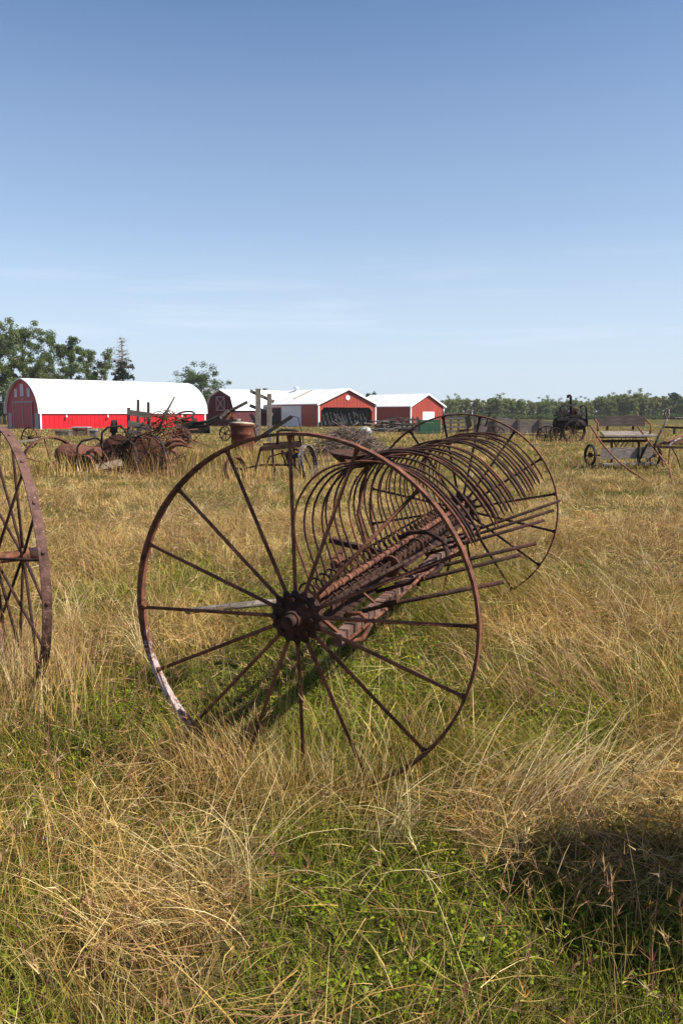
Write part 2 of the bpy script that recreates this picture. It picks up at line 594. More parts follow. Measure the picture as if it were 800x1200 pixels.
def spoked_wheel(parent, c, ax, R, rim_w, rim_t, nsp, a0, hub_r, hub_w, spoke_r, dish=.0, mats=('rust', 'rust_dark', 'rust'), rivets=0, two_flange=0.0, stub=None, e1=None, rim_n=72):
    """rim is the wheel part; hub and every spoke are its sub-parts"""
    c, ax = V(c), V(ax) / np.linalg.norm(V(ax))
    if e1 is None:
        e1 = np.cross(ax, V(0, 0, 1))
        e1 /= np.linalg.norm(e1)
    e2 = np.cross(e1, ax)
    if e2[2] < 0:
        e2 = -e2
    m = MB().ring(c, ax, R, rim_w, rim_t, rim_n)
    for k in range(rivets):
        a = 2 * PI * (k + .5) / rivets
        d = math.cos(a) * e1 + math.sin(a) * e2
        m.tube([c + d * (R - .004), c + d * (R + .006), c + d * (R + .0075)], [.011, .010, .004], 8)
    wh = m.build('wheel', mats[0], parent, origin=c)
    h = MB()
    prof = [(.02, -hub_w * .40), (hub_r * .34, -hub_w * .40), (hub_r * .40, -hub_w * .26), (hub_r * .62, -hub_w * .22), (hub_r * .80, -hub_w * .20), (hub_r * .97, -hub_w * .22), (hub_r, -hub_w * .19), (hub_r, hub_w * .22), (hub_r * .7, hub_w * .26), (hub_r * .55, hub_w / 2), (.02, hub_w / 2)]
    if two_flange:
        prof = [(.02, -hub_w / 2), (hub_r * .8, -hub_w / 2), (hub_r, -hub_w * .46), (hub_r, -hub_w * .30), (hub_r * .6, -hub_w * .26), (hub_r * .6, hub_w * .26), (hub_r, hub_w * .30), (hub_r, hub_w * .46), (hub_r * .8, hub_w / 2), (.02, hub_w / 2)]
    h.revolve(c, ax, prof, 28, smooth=False)
    for k in range(8 if hub_r > .07 else 0):
        a = 2 * PI * k / 8
        d = math.cos(a) * e1 + math.sin(a) * e2
        h.tube([c + d * hub_r * .8 - ax * hub_w * .2, c + d * hub_r * .8 - ax * (hub_w * .24 + .016)], .010, 6)
    for k in range(nsp if hub_r > .07 else 0):
        a = a0 + 2 * PI * k / nsp
        d = math.cos(a) * e1 + math.sin(a) * e2
        h.tube([c + d * hub_r * .5 + ax * dish * 1.5, c + d * (hub_r * 1.0) + ax * dish * 1.5, c + d * (hub_r + .012) + ax * dish * 1.2], [.014, .0155, .010], 8)
    h.build('hub', mats[1], wh)
    if stub:
        MB().tube([c + ax * stub[0], c + ax * stub[1]], stub[2], 12).build('axle_end', mats[1] if stub[0] < 0 else mats[2], wh)
    for k in range(nsp):
        a = a0 + 2 * PI * k / nsp
        d = math.cos(a) * e1 + math.sin(a) * e2
        off = (1 if k % 2 else -1) * two_flange * .5 if two_flange else dish
        t = MB().tube([c + d * hub_r * .7 + ax * off, c + d * (hub_r + .01) + ax * off * .97, c + d * (R - rim_t * .6)], [spoke_r * 1.1, spoke_r * 1.1, spoke_r], 7)
        t.tube([c + d * (R - rim_t - .02) + ax * off * .03, c + d * (R - rim_t + .002)], [spoke_r * 1.1, spoke_r * 1.9], 7)
        t.build('spoke', mats[2], wh)
    return wh


def teeth_and_frame():
    wn = spoked_wheel(rake, RK(0, 0, 0), AX, .71, .045, .011, 16, 0.03, .093, .16, .0072, dish=-.01, mats=('rust_rim', 'rust_dark', 'rust'), stub=(-.105, -.02, .025), e1=PP)
    spoked_wheel(rake, RK(0, RW, 0), AX, .71, .043, .011, 16, .2, .11, .17, .0085, dish=.01, mats=('rust', 'rust_dark', 'rust_dark'), stub=(.02, .14, .026), e1=PP)
    MB().tube([RK(0, .02, 0), RK(0, RW - .02, 0)], .021, 10).build('axle', 'rust_dark', rake)
    # the tooth bar, a pipe with a casting beside every tooth
    b = MB().tube([RK(.045, .09, .055), RK(.045, RW - .14, .055)], .0135, 10)
    nt_ = 29
    S = [.19 + (2.78 - .19) * k / (nt_ - 1) for k in range(nt_)]
    for s in S:
        b.tube([RK(.045, s - .028, .055), RK(.045, s - .026, .055), RK(.045, s + .01, .055), RK(.045, s + .012, .055)], [.0125, .0165, .0165, .0125], 9)
    b.build('tooth_bar', 'rust', rake)
    # slotted flat bar in front of it
    b = MB().bar(RK(.095, .12, .02), RK(.095, RW - .16, .02), .008, .038)
    for s in S:
        b.bar(RK(.06, s + .045, .042), RK(.10, s + .045, .008), .012, .006)
        b.tube([RK(.098, s + .045, .02), RK(.112, s + .045, .02)], .010, 6)
    b.build('slotted_bar', 'rust_dark', rake)
    # curved teeth with their coils
    shape = [(-.012, .062), (-.045, .15), (-.082, .26), (-.088, .35), (-.062, .44), (.005, .525), (.10, .572), (.22, .588), (.34, .57), (.445, .515), (.535, .43), (.60, .345), (.638, .275)]
    sh = np.array(shape)
    tt = np.linspace(0, len(sh) - 1, 38)
    def cr(i):
        k = int(min(max(math.floor(i), 0), len(sh) - 2))
        f = i - k
        p0, p1, p2, p3 = sh[max(k - 1, 0)], sh[k], sh[k + 1], sh[min(k + 2, len(sh) - 1)]
        return .5 * ((2 * p1) + (-p0 + p2) * f + (2 * p0 - 5 * p1 + 4 * p2 - p3) * f * f + (-p0 + 3 * p1 - 3 * p2 + p3) * f ** 3)
    sm = np.array([cr(i) for i in tt])
    for k, s in enumerate(S):
        rot = random.gauss(0, .014) + (.05 if k % 9 == 3 else 0)
        lean = random.gauss(0, .006)
        sc = random.uniform(.97, 1.02)
        c0 = V(-.02, .04)
        pts = []
        # coil: one and a half turns beside the bar
        for q in range(18):
            a = -PI * .5 - 2 * PI * 1.5 * (1 - q / 17)
            pts.append(RK(-.030 + .036 * math.cos(a + PI * .5), s - .034 + .034 * q / 17, .055 + .036 * math.sin(a + PI * .5)))
        for p, z in sm[1:]:
            d = (V(p, z) - c0) * sc
            d = V(d[0] * math.cos(rot) + d[1] * math.sin(rot), -d[0] * math.sin(rot) + d[1] * math.cos(rot)) + c0
            pts.append(RK(d[0], s + lean * (z * 2), d[1]))
        n = len(pts)
        R_ = [.0050] * (n - 9) + [.0054, .006, .0066, .007, .007, .0066, .0058, .004, .0018]
        MB().tube(pts, R_, 7).build('tooth', 'rust_dark' if k % 7 else 'rust', rake)
    # cleaner rods reaching forward under the teeth
    for s, e, z1 in ((.40, .73, .10), (.86, .735, .125), (1.17, .77, .125), (1.84, .74, .14), (2.13, .765, .16), (2.43, .775, .18)):
        t = MB().tube([RK(.05, s, -.10), RK(.24, s, -.035), RK(e, s, z1)], .0095, 8)
        t.tube([RK(.26, s, -.055), RK(.26, s, .0)], .011, 6)
        t.bar(RK(.23, s, -.03), RK(.29, s, -.012), .04, .018)
        t.build('cleaner_rod', 'rust_dark', rake)
    # rod tying the cleaner rods together
    MB().tube([RK(.18, .06, -.10), RK(.25, .4, -.045), RK(.27, .86, -.012), RK(.285, 1.17, -.02), RK(.27, 1.84, -.02), RK(.27, 2.13, -.018), RK(.26, 2.5, -.02)], .008, 7).build('tie_rod', 'rust', rake)
    # banded wooden beam and the iron angle beside it
    b = MB().bar(RK(.125, .10, -.115), RK(.125, RW - .12, -.115), .042, .052)
    bm_ = b.build('beam', 'wood_red', rake)
    for k in range(24):
        s = .16 + k * .12
        MB().bar(RK(.1015, s, -.115), RK(.1485, s, -.115), .009, .0565).build('band', 'rust', bm_)
    MB().bar(RK(.02, .1, -.07), RK(.02, RW - .1, -.07), .007, .05).bar(RK(.036, .1, -.0925), RK(.036, RW - .1, -.0925), .024, .005).build('angle_iron', 'rust_dark', rake)
    for s in (.13, .62, 1.25, 1.9, 2.5, RW - .13):
        b = MB()
        b.bar(RK(.0, s, .0), RK(.13, s, -.10), .024, .009)
        b.bar(RK(.0, s + .03, -.02), RK(.045, s + .03, .07), .03, .012)
        b.build('bracket', 'rust', rake)
    # the dumping lever: a hoop of flat iron over the beam
    hp = [RK(.04, 1.30, .09), RK(.10, 1.30, .125), RK(.20, 1.28, .135), RK(.30, 1.22, .10), RK(.34, 1.15, .04), RK(.31, 1.06, -.02), RK(.2, .98, -.06), RK(.12, .94, -.08)]
    MB().tube(hp, .013, 8).build('lever_hoop', 'rust_dark', rake)
    MB().tube([RK(.10, .16, -.10), RK(.15, .17, -.14), RK(.20, .2, -.13), RK(.22, .24, -.08), RK(.17, .26, -.04), RK(.11, .25, -.05)], .011, 7).build('stirrup', 'rust', rake)
    m = MB().ring(RK(.09, .95, .01), AX, .055, .02, .014, 20).disc(RK(.09, .95, .01), AX, .042, .016, 16)
    m.build('trip_ratchet', 'rust', rake)
    MB().ring(RK(.09, 1.45, .02), AX, .05, .02, .014, 20).build('trip_ring', 'rust', rake)
    MB().tube([RK(.07, .2, .02), RK(.16, .9, .035), RK(.24, 1.5, .05), RK(.27, 1.75, .03)], .010, 7).build('trip_rod', 'rust_dark', rake)
    # seat stem and pan seat
    MB().bar(RK(-.02, 1.02, .0), RK(-.09, 1.0, .26), .009, .026, AX).bar(RK(-.09, 1.0, .25), RK(-.03, .98, .50), .009, .026, AX).build('seat_stem', 'rust', rake)
    pan = MB()
    rows, cols = 9, 16
    C = RK(-.02, .93, .50)
    vs, fs = [], []
    for i in range(rows + 1):
        r = .19 * i / rows
        for k in range(cols):
            a = 2 * PI * k / cols
            u, v = r * math.cos(a), r * math.sin(a) * 1.05
            z = 1.7 * (r ** 2) + (.05 * max(0, -math.cos(a)) * (r / .19) ** 3)
            vs.append(C + PP * u * .95 + AX * v + UZ * (z + u * .18))
    for i in range(rows):
        for k in range(cols):
            if i in (3, 5, 7) and k % 2 == (i // 2) % 2:
                continue
            fs.append((i * cols + k, i * cols + (k + 1) % cols, (i + 1) * cols + (k + 1) % cols, (i + 1) * cols + k))
    pan.add(vs, fs, True)
    st = pan.build('seat', 'rust_dark', rake)
    sol = st.modifiers.new('thick', 'SOLIDIFY')
    sol.thickness = .006
    # hitch pole out to the rear, and the pawl arm under the seat
    MB().bar(RK(.02, 1.30, -.01), RK(-.36, 1.33, .055), .045, .028).build('hitch_pole', 'rust_dark', rake)
    MB().bar(RK(.0, .72, -.02), RK(-.11, .70, .07), .03, .014).bar(RK(-.11, .70, .07), RK(-.09, .78, .12), .03, .014).tube([RK(-.10, .68, .06), RK(-.10, .79, .06)], .022, 8).build('pawl', 'rust', rake)


teeth_and_frame()

# ------------------------------------------------------------------ iron wheel at the left edge
c = V(-1.813, 4.370, .712)
nrm = V(math.cos(.6145), math.sin(.6145), .036)
nrm /= np.linalg.norm(nrm)
iw = thing('wheeled_axle', (c[0], c[1], 0), 'tall rusty iron spoked wheel on its axle, cut off by the left edge', 'iron wheel')
spoked_wheel(iw, c, nrm, .71, .046, .011, 18, .12, .05, .20, .0075, mats=('rust_grey', 'rust', 'rust_dark'), rivets=18, two_flange=.14, stub=(.08, .16, .036))
MB().tube([c - nrm * .1, c - nrm * 1.5], .03, 10).build('axle', 'rust_dark', iw)

# ------------------------------------------------------------------ plank lying in the grass behind the near wheel
a, b = W(218, 716, 5.0), W(395, 701, 5.9)
pl = MB().tube([a, (a + b) / 2 + V(0, 0, .01), b], [.020, .024, .026], 8).build('plank', 'wood', origin=a)
tag(pl, 'pale weathered wooden pole lying in the grass behind the near rake wheel', 'wooden pole')

# ------------------------------------------------------------------ grass
def blades(root, Ln, wd, th, ph0, ph1, col, nseg, tipcol=None, twist=None, curve_th=None):
    n = len(root)
    pos = root.copy()
    vs = np.zeros((n, nseg + 1, 2, 3), np.float32)
    cs = np.zeros((n, nseg + 1, 2, 4), np.float32)
    tw = rng.uniform(-1.2, 1.2, n) if twist is None else twist
    for i in range(nseg + 1):
        t = i / nseg
        ph = ph0 + (ph1 - ph0) * t
        th_i = th if curve_th is None else th + curve_th * t
        d = np.stack([np.cos(th_i), np.sin(th_i), np.zeros(n)], 1)
        pr = np.stack([-np.sin(th_i), np.cos(th_i), np.zeros(n)], 1)
        tan = d * np.sin(ph)[:, None]
        tan[:, 2] += np.cos(ph)
        nor = d * np.cos(ph)[:, None]
        nor[:, 2] -= np.sin(ph)
        side = pr * np.cos(tw)[:, None] + nor * np.sin(tw)[:, None]
        wi = wd * (1 - .92 * t ** 1.6) * .5
        vs[:, i, 0] = pos - side * wi[:, None]
        vs[:, i, 1] = pos + side * wi[:, None]
        cc = col if tipcol is None else col * (1 - t) + tipcol * t
        cs[:, i, :, :3] = cc[:, None, :]
        cs[:, i, :, 3] = 1
        if i < nseg:
            pos = pos + tan * (Ln / nseg)[:, None]
    base = np.arange(n)[:, None, None] * (2 * (nseg + 1))
    k = np.arange(nseg)[None, :, None] * 2
    q = base + k + np.array([0, 1, 3, 2])[None, None, :]
    return vs.reshape(-1, 3), cs.reshape(-1, 4), q.reshape(-1, 4)


def mesh_from(name, parts, mat, label=None, kind='stuff'):
    off, VV, CC, QQ = 0, [], [], []
    for v, c, q in parts:
        VV.append(v)
        CC.append(c)
        QQ.append(q + off)
        off += len(v)
    v, c, q = np.concatenate(VV), np.concatenate(CC), np.concatenate(QQ)
    me = bpy.data.meshes.new(name)
    me.vertices.add(len(v))
    me.vertices.foreach_set('co', v.astype(np.float32).ravel())
    me.loops.add(q.size)
    me.loops.foreach_set('vertex_index', q.astype(np.int32).ravel())
    me.polygons.add(len(q))
    me.polygons.foreach_set('loop_start', np.arange(0, q.size, 4, dtype=np.int32))
    me.update(calc_edges=True)
    a = me.attributes.new('col', 'FLOAT_COLOR', 'POINT')
    a.data.foreach_set('color', np.clip(c, 0, 1).astype(np.float32).ravel())
    me.materials.append(mat)
    o = bpy.data.objects.new(name, me)
    COL.objects.link(o)
    if kind:
        o['kind'] = kind
    if label:
        o['label'] = label
    return o


def scatter(n, d0, d1, power=1.0, margin=1.1):
    """points in the field in front of the camera between depths d0 and d1"""
    d = d0 + (d1 - d0) * rng.random(n) ** power
    hw = .43 * d + margin
    x = rng.uniform(-1, 1, n) * hw
    return x, d


def area(d0, d1, margin=1.1):
    return .43 * (d1 ** 2 - d0 ** 2) + 2 * margin * (d1 - d0)


def uni(n, d0, d1):
    """uniform over area"""
    m = int(n * 1.0)
    d = np.sqrt(rng.random(m) * (d1 ** 2 - d0 ** 2) + d0 ** 2)
    x = rng.uniform(-1, 1, m) * (.43 * d + 1.1)
    return x, d


def gpt(px, py):
    yy = EYE / math.tan(PITCH + math.atan((py - 600) / F))
    return (px - 400) / F * yy / (CP + (600 - py) / F * SP), yy


def blob(x, y, px, py, rx, ry):
    """0..1 around the ground point that pixel (px, py) of the photograph looks at"""
    xx, yy = gpt(px, py)
    return np.exp(-((x - xx) / rx) ** 2 - ((y - yy) / ry) ** 2)


GREENS = [(330, 800, .75, .6, 1.), (470, 740, .7, .9, .9), (60, 920, .7, .4, 1.), (560, 900, .45, .30, .8), (640, 1160, .5, .3, .6), (170, 830, .5, .5, .8), (640, 690, .6, .6, .4), (380, 860, .6, .4, .8), (130, 875, .55, .12, 1.3), (200, 980, .4, .22, .8), (60, 1060, .3, .2, .7), (480, 800, .6, .5, .6), (120, 700, .5, .7, .7), (250, 700, .8, .9, .5),
          (560, 700, .6, .8, .8), (700, 1120, .4, .3, .7), (360, 1180, .6, .2, .3), (720, 860, .7, .4, .4), (20, 830, .4, .3, .5), (480, 960, .4, .2, .3)]
TANS = [(690, 700, .9, .9, .8), (690, 640, 1.4, 1.2, .8), (120, 620, 1.2, 1.6, .7), (330, 950, .4, .14, .7), (620, 760, .6, .5, .6), (120, 1130, .4, .2, .8), (620, 960, .3, .15, .7), (100, 760, .3, .3, .6)]


def greenness(x, y):
    g = .50 + .62 * (vn(x, y, 1.2, 3) - .5) + .40 * (vn(x, y, 3.5, 4) - .5) + .75 * (vn(x, y, .38, 6) - .5)
    for px, py, rx, ry, k in GREENS:
        g = g + .42 * k * blob(x, y, px, py, rx, ry)
    for px, py, rx, ry, k in TANS:
        g = g - .35 * k * blob(x, y, px, py, rx, ry)
    g = g + .03 * sstep(3.4, 2.2, y) + .08 * sstep(3, 4.5, y) * sstep(9, 6.5, y) - .42 * sstep(6.5, 13, y) + .12 * sstep(60, 130, y)
    return g


def pick(cols, n, jit=.18):
    c = np.array(cols)[rng.integers(0, len(cols), n)]
    return c * (1 + rng.normal(0, jit, (n, 1))) * (1 + rng.normal(0, .05, (n, 3)))


STRAW = [(.48, .325, .10), (.57, .405, .155), (.41, .26, .07), (.30, .165, .045), (.66, .50, .24), (.47, .295, .085), (.24, .12, .035), (.54, .375, .13), (.36, .22, .065)]
GREEN = [(.105, .135, .009), (.15, .175, .012), (.19, .20, .02), (.125, .152, .010), (.23, .215, .033), (.085, .112, .009)]
PALE = [(.58, .44, .22), (.50, .36, .15), (.64, .50, .27), (.42, .28, .11)]
TAN = [(.55, .375, .15), (.48, .315, .11), (.62, .455, .215), (.40, .24, .08), (.53, .35, .13)]
CLOVER = [(.15, .20, .010), (.19, .24, .014), (.23, .26, .02), (.12, .17, .010)]
OLIVE = [(.15, .12, .018), (.20, .148, .028), (.11, .10, .014), (.25, .175, .042)]
REDDISH = [(.28, .145, .075), (.34, .19, .105), (.23, .115, .06), (.40, .26, .14)]


def flow(x, y):
    return 2 * PI * (1.3 * vn(x, y, 1.5, 0) + .55 * vn(x, y, .45, 7)) + .6


def root_at(x, y):
    return np.stack([x, y, gh(x, y) - .01], 1)


def grow():
    green, dry, stalk = [], [], []
    zones = [  # d0, d1, green/m2, straw/m2, olive/m2, width factor, segments
        (1.15, 3.6, 6500, 2600, 1900, .9, 4), (3.6, 6.5, 3000, 1900, 1200, 1.15, 4), (6.5, 11, 1000, 900, 600, 1.7, 3), (11, 20, 260, 420, 190, 2.6, 3),
        (20, 36, 50, 130, 45, 4.6, 2), (36, 70, 12, 34, 10, 9., 2), (70, 150, 2.2, 7, 2, 18., 2)]
    for d0, d1, ng, ns, no, wf, sg in zones:
        A = area(d0, d1)
        hs = 1.0 if d1 < 7 else (.85 if d1 < 12 else (.5 if d1 < 40 else .42))
        # short green undergrowth
        x, y = uni(int(A * ng), d0, d1)
        g = greenness(x, y)
        k = rng.random(len(x)) < .16 + .84 * sstep(.20, .50, g)
        x, y, g = x[k], y[k], g[k]
        n = len(x)
        Ln = rng.uniform(.03, .10, n) * (.8 + .7 * vn(x, y, .5, 1)) * (1.0 if d1 < 30 else 1.6)
        green.append(blades(root_at(x, y), Ln, rng.uniform(.0028, .0062, n) * wf, rng.uniform(0, 2 * PI, n), rng.uniform(0, .9, n), rng.uniform(.6, 2.2, n), pick(GREEN, n), sg))
        # olive mid grass in tussocks
        x, y = uni(int(A * no), d0, d1)
        tus = vn(x, y, .42, 2) * .6 + vn(x, y, 1.1, 5) * .5
        k = rng.random(len(x)) < sstep(.36, .68, tus)
        x, y = x[k], y[k]
        n = len(x)
        Ln = rng.uniform(.12, .31, n) * (.75 + .6 * vn(x, y, .9, 3)) * hs
        th = flow(x, y) + rng.normal(0, .9, n)
        cO = pick(OLIVE, n)
        cO = np.where((rng.random(n) < .8 * sstep(6, 14, y))[:, None], pick(TAN, n), cO)
        gg = sstep(.38, .7, greenness(x, y))[:, None]
        base = cO * (1 - .7 * gg) + pick(GREEN, n) * .7 * gg
        tipc = pick(STRAW, n) * (1 - .6 * gg) + pick(GREEN, n) * 1.1 * .6 * gg
        dry.append(blades(root_at(x, y), Ln, rng.uniform(.0018, .0042, n) * wf, th, rng.uniform(.0, .6, n), rng.uniform(.7, 1.9, n), base, sg, tipc, curve_th=rng.normal(0, .5, n)))
        # straw: long, drooping and laid over in swaths
        x, y = uni(int(A * ns), d0, d1)
        g = greenness(x, y)
        sw = vn(x, y, .55, 6)
        k = rng.random(len(x)) < np.clip(.07 + .92 * sstep(.60, .22, g), 0, 1) * (.35 + .9 * sstep(.3, .7, sw))
        x, y, g = x[k], y[k], g[k]
        n = len(x)
        near = sstep(4.5, 2.0, y)
        Ln = rng.uniform(.22, .58, n) * (.7 + .6 * vn(x, y, 1.6, 4)) * (1 - .22 * near) * hs * (1 - .45 * sstep(.38, .62, g)) * (1 - .18 * sstep(3.4, 4.5, y))
        th = flow(x, y) + rng.normal(0, 1.0, n) * (1 + 1.3 * sstep(4.0, 2.8, y))
        lay = sstep(.35, .65, vn(x, y, .9, 1))
        p0 = rng.uniform(.05, .8, n) + .6 * lay + .2 * sstep(3, 6, y)
        p1 = p0 + rng.uniform(.5, 1.3, n)
        p1 = np.minimum(p1, 2.05)
        pale = sstep(.45, .75, vn(x, y, .7, 2))[:, None]
        fr_ = (rng.random(n) < .75 * sstep(4.5, 12, y))[:, None]
        c = np.where(fr_, pick(TAN, n), pick(STRAW, n)) * (.80 + .45 * pale)
        dry.append(blades(root_at(x, y), Ln, rng.uniform(.0016, .0036, n) * wf, th, p0, p1, c * .9, max(sg, 3) if d1 < 25 else sg, c, curve_th=rng.normal(0, .45, n)))
        # thin seed stalks standing above
        m = {0: 170, 1: 110, 2: 60, 3: 24, 4: 9, 5: 3, 6: .5}[zones.index((d0, d1, ng, ns, no, wf, sg))]
        x, y = uni(int(A * m), d0, d1)
        k = rng.random(len(x)) < .25 + sstep(.35, .7, vn(x, y, .8, 7))
        x, y = x[k], y[k]
        n = len(x)
        Ln = rng.uniform(.30, .66, n) * (.8 + .4 * vn(x, y, 2.0, 1)) * (1 - .25 * sstep(4.0, 2.0, y)) * (hs * .5 + .5 if hs < 1 else 1) * (.75 if d1 > 12 else 1)
        th = rng.uniform(0, 2 * PI, n)
        p0, p1 = rng.uniform(0, .45, n), rng.uniform(.2, 1.1, n)
        red = (rng.random(n) < .5 + .4 * vn(x, y, 1.8, 5))[:, None]
        c = np.where(red, pick(REDDISH, n), pick(STRAW, n))
        ct = rng.normal(0, .3, n)
        r0 = root_at(x, y)
        stalk.append(blades(r0, Ln, rng.uniform(.0014, .0024, n) * wf, th, p0, p1, c, max(sg, 3), curve_th=ct))
        # seed heads: sprays of short bits along the top of each stalk
        ns_ = max(sg, 3)
        tip = r0.copy()
        tops = []
        for i in range(ns_ * 2):
            t = i / (ns_ * 2)
            ph, thi = p0 + (p1 - p0) * t, th + ct * t
            tip = tip + np.stack([np.cos(thi) * np.sin(ph), np.sin(thi) * np.sin(ph), np.cos(ph)], 1) * (Ln / (ns_ * 2))[:, None]
            tops.append(tip.copy())
        nb = 9 if d1 < 7 else (6 if d1 < 12 else 3)
        for b_ in range(nb):
            f = rng.random(n)[:, None]
            i0 = ns_ * 2 - 2
            p = tops[i0] * (1 - f) + tops[-1] * f
            c2 = c * rng.uniform(.8, 1.2, (n, 1))
            stalk.append(blades(p, rng.uniform(.012, .042, n) * (1 if d1 < 12 else 1.6), rng.uniform(.0022, .0045, n) * wf, th + rng.normal(0, .9, n), p1 + rng.normal(0, .5, n), p1 + rng.normal(.3, .5, n), c2, 1))
    # clover-like low leaves that catch the sun in the green patches
    for d0, d1, k_ in ((1.2, 4.5, 7000), (4.5, 8, 2200), (8, 14, 500)):
        x, y = uni(int(area(d0, d1) * k_), d0, d1)
        g = greenness(x, y)
        k = rng.random(len(x)) < sstep(.42, .75, g) * (.12 + .55 * (vn(x, y, .22, 2) > .52))
        x, y = x[k], y[k]
        n = len(x)
        r0 = root_at(x, y)
        r0[:, 2] += rng.uniform(.02, .085, n)
        f_ = 1.0 if d1 < 5 else (1.5 if d1 < 9 else 2.4)
        green.append(blades(r0, rng.uniform(.008, .020, n) * f_, rng.uniform(.006, .012, n) * f_, rng.uniform(0, 2 * PI, n), rng.uniform(.9, 1.5, n), rng.uniform(1.2, 2.0, n), pick(CLOVER, n), 2, twist=rng.uniform(-.4, .4, n)))
    # tussocks: bunches that fan out from one root, each with its own hue, height and lie
    for d0, d1, per, wf, nb, sg in ((1.6, 4.5, 2.6, 1.0, 70, 5), (4.5, 9, 2.4, 1.35, 55, 4), (9, 17, 1.6, 2.0, 34, 4), (17, 32, .7, 3.6, 22, 3)):
        cx, cy = uni(int(area(d0, d1) * per), d0, d1)
        g = greenness(cx, cy)
        k = rng.random(len(cx)) > .75 * sstep(.42, .6, g)
        cx, cy, g = cx[k], cy[k], g[k]
        m = len(cx)
        hue = rng.random(m)
        cc = np.where((hue < .42)[:, None], pick(PALE, m, .1), np.where((hue < .70)[:, None], pick(STRAW, m, .1), np.where((hue < .9)[:, None], pick(OLIVE, m, .1), pick(REDDISH, m, .1))))
        cc = np.where((rng.random(m) < .6 * sstep(7, 14, cy))[:, None], pick(TAN, m, .1), cc)
        cc = np.where((g > .56)[:, None] & (rng.random(m) < .75)[:, None], pick(OLIVE, m, .1), cc)
        hh = rng.uniform(.20, .50, m) * np.where(g > .52, .6, 1.0) * (1 if d1 < 12 else .8)
        dr = rng.uniform(0, 2 * PI, m)
        sprd = rng.uniform(.7, 1.7, m)
        rad = rng.uniform(.03, .13, m)
        idx = np.repeat(np.arange(m), nb)
        n = len(idx)
        a = rng.uniform(0, 2 * PI, n)
        x = cx[idx] + np.cos(a) * rad[idx] * rng.random(n)
        y = cy[idx] + np.sin(a) * rad[idx] * rng.random(n)
        ok = (y > 1.25) & (cy[idx] > 1.95)
        x, y, idx = x[ok], y[ok], idx[ok]
        n = len(idx)
        th = dr[idx] + rng.normal(0, 1, n) * sprd[idx]
        p0 = rng.uniform(.0, .7, n)
        p1 = p0 + rng.uniform(.5, 1.6, n)
        c = cc[idx] * (1 + rng.normal(0, .14, (n, 1)))
        dry.append(blades(root_at(x, y), hh[idx] * rng.uniform(.6, 1.2, n), rng.uniform(.0016, .0034, n) * wf, th, p0, np.minimum(p1, 2.0), c * .85, sg, c * 1.1, curve_th=rng.normal(0, .35, n)))
    # broken dead stems lying about in the sward
    for d0, d1, k_, wf in ((1.2, 3.4, 1400, .9), (3.4, 6, 900, 1.25), (6, 11, 400, 2.0)):
        x, y = uni(int(area(d0, d1) * k_), d0, d1)
        k = rng.random(len(x)) > .72 * sstep(.34, .6, greenness(x, y))
        x, y = x[k], y[k]
        n = len(x)
        r0 = root_at(x, y)
        r0[:, 2] += rng.uniform(.015, .16, n) * (.5 + vn(x, y, .6, 5))
        c = np.where((rng.random(n) < .28)[:, None], pick(REDDISH, n), pick(STRAW, n))
        dry.append(blades(r0, rng.uniform(.06, .24, n), rng.uniform(.0012, .0028, n) * wf, rng.uniform(0, 2 * PI, n), rng.uniform(1.0, 1.7, n), rng.uniform(1.2, 1.9, n), c, 3, curve_th=rng.normal(0, .5, n)))
    return green, dry, stalk


gr_, dr_, st_ = grow()


# thick swaths and standing bunches that the photograph shows one by one: (px, py, count, length, direction, spread, colours)
def bunch(px, py, n, Ln, th, spread, cols, rx=.12, ry=.08, p0=(.2, .7), p1=(1.0, 1.7), w=(.002, .0038)):
    xx, yy = gpt(px, py)
    x = xx + rng.normal(0, rx, n)
    y = yy + rng.normal(0, ry, n)
    c = pick(cols, n)
    return blades(root_at(x, y), Ln * rng.uniform(.6, 1.15, n), rng.uniform(*w, n), th + rng.normal(0, spread, n), rng.uniform(*p0, n), rng.uniform(*p1, n), c, 5, c * 1.08, curve_th=rng.normal(0, .3, n))


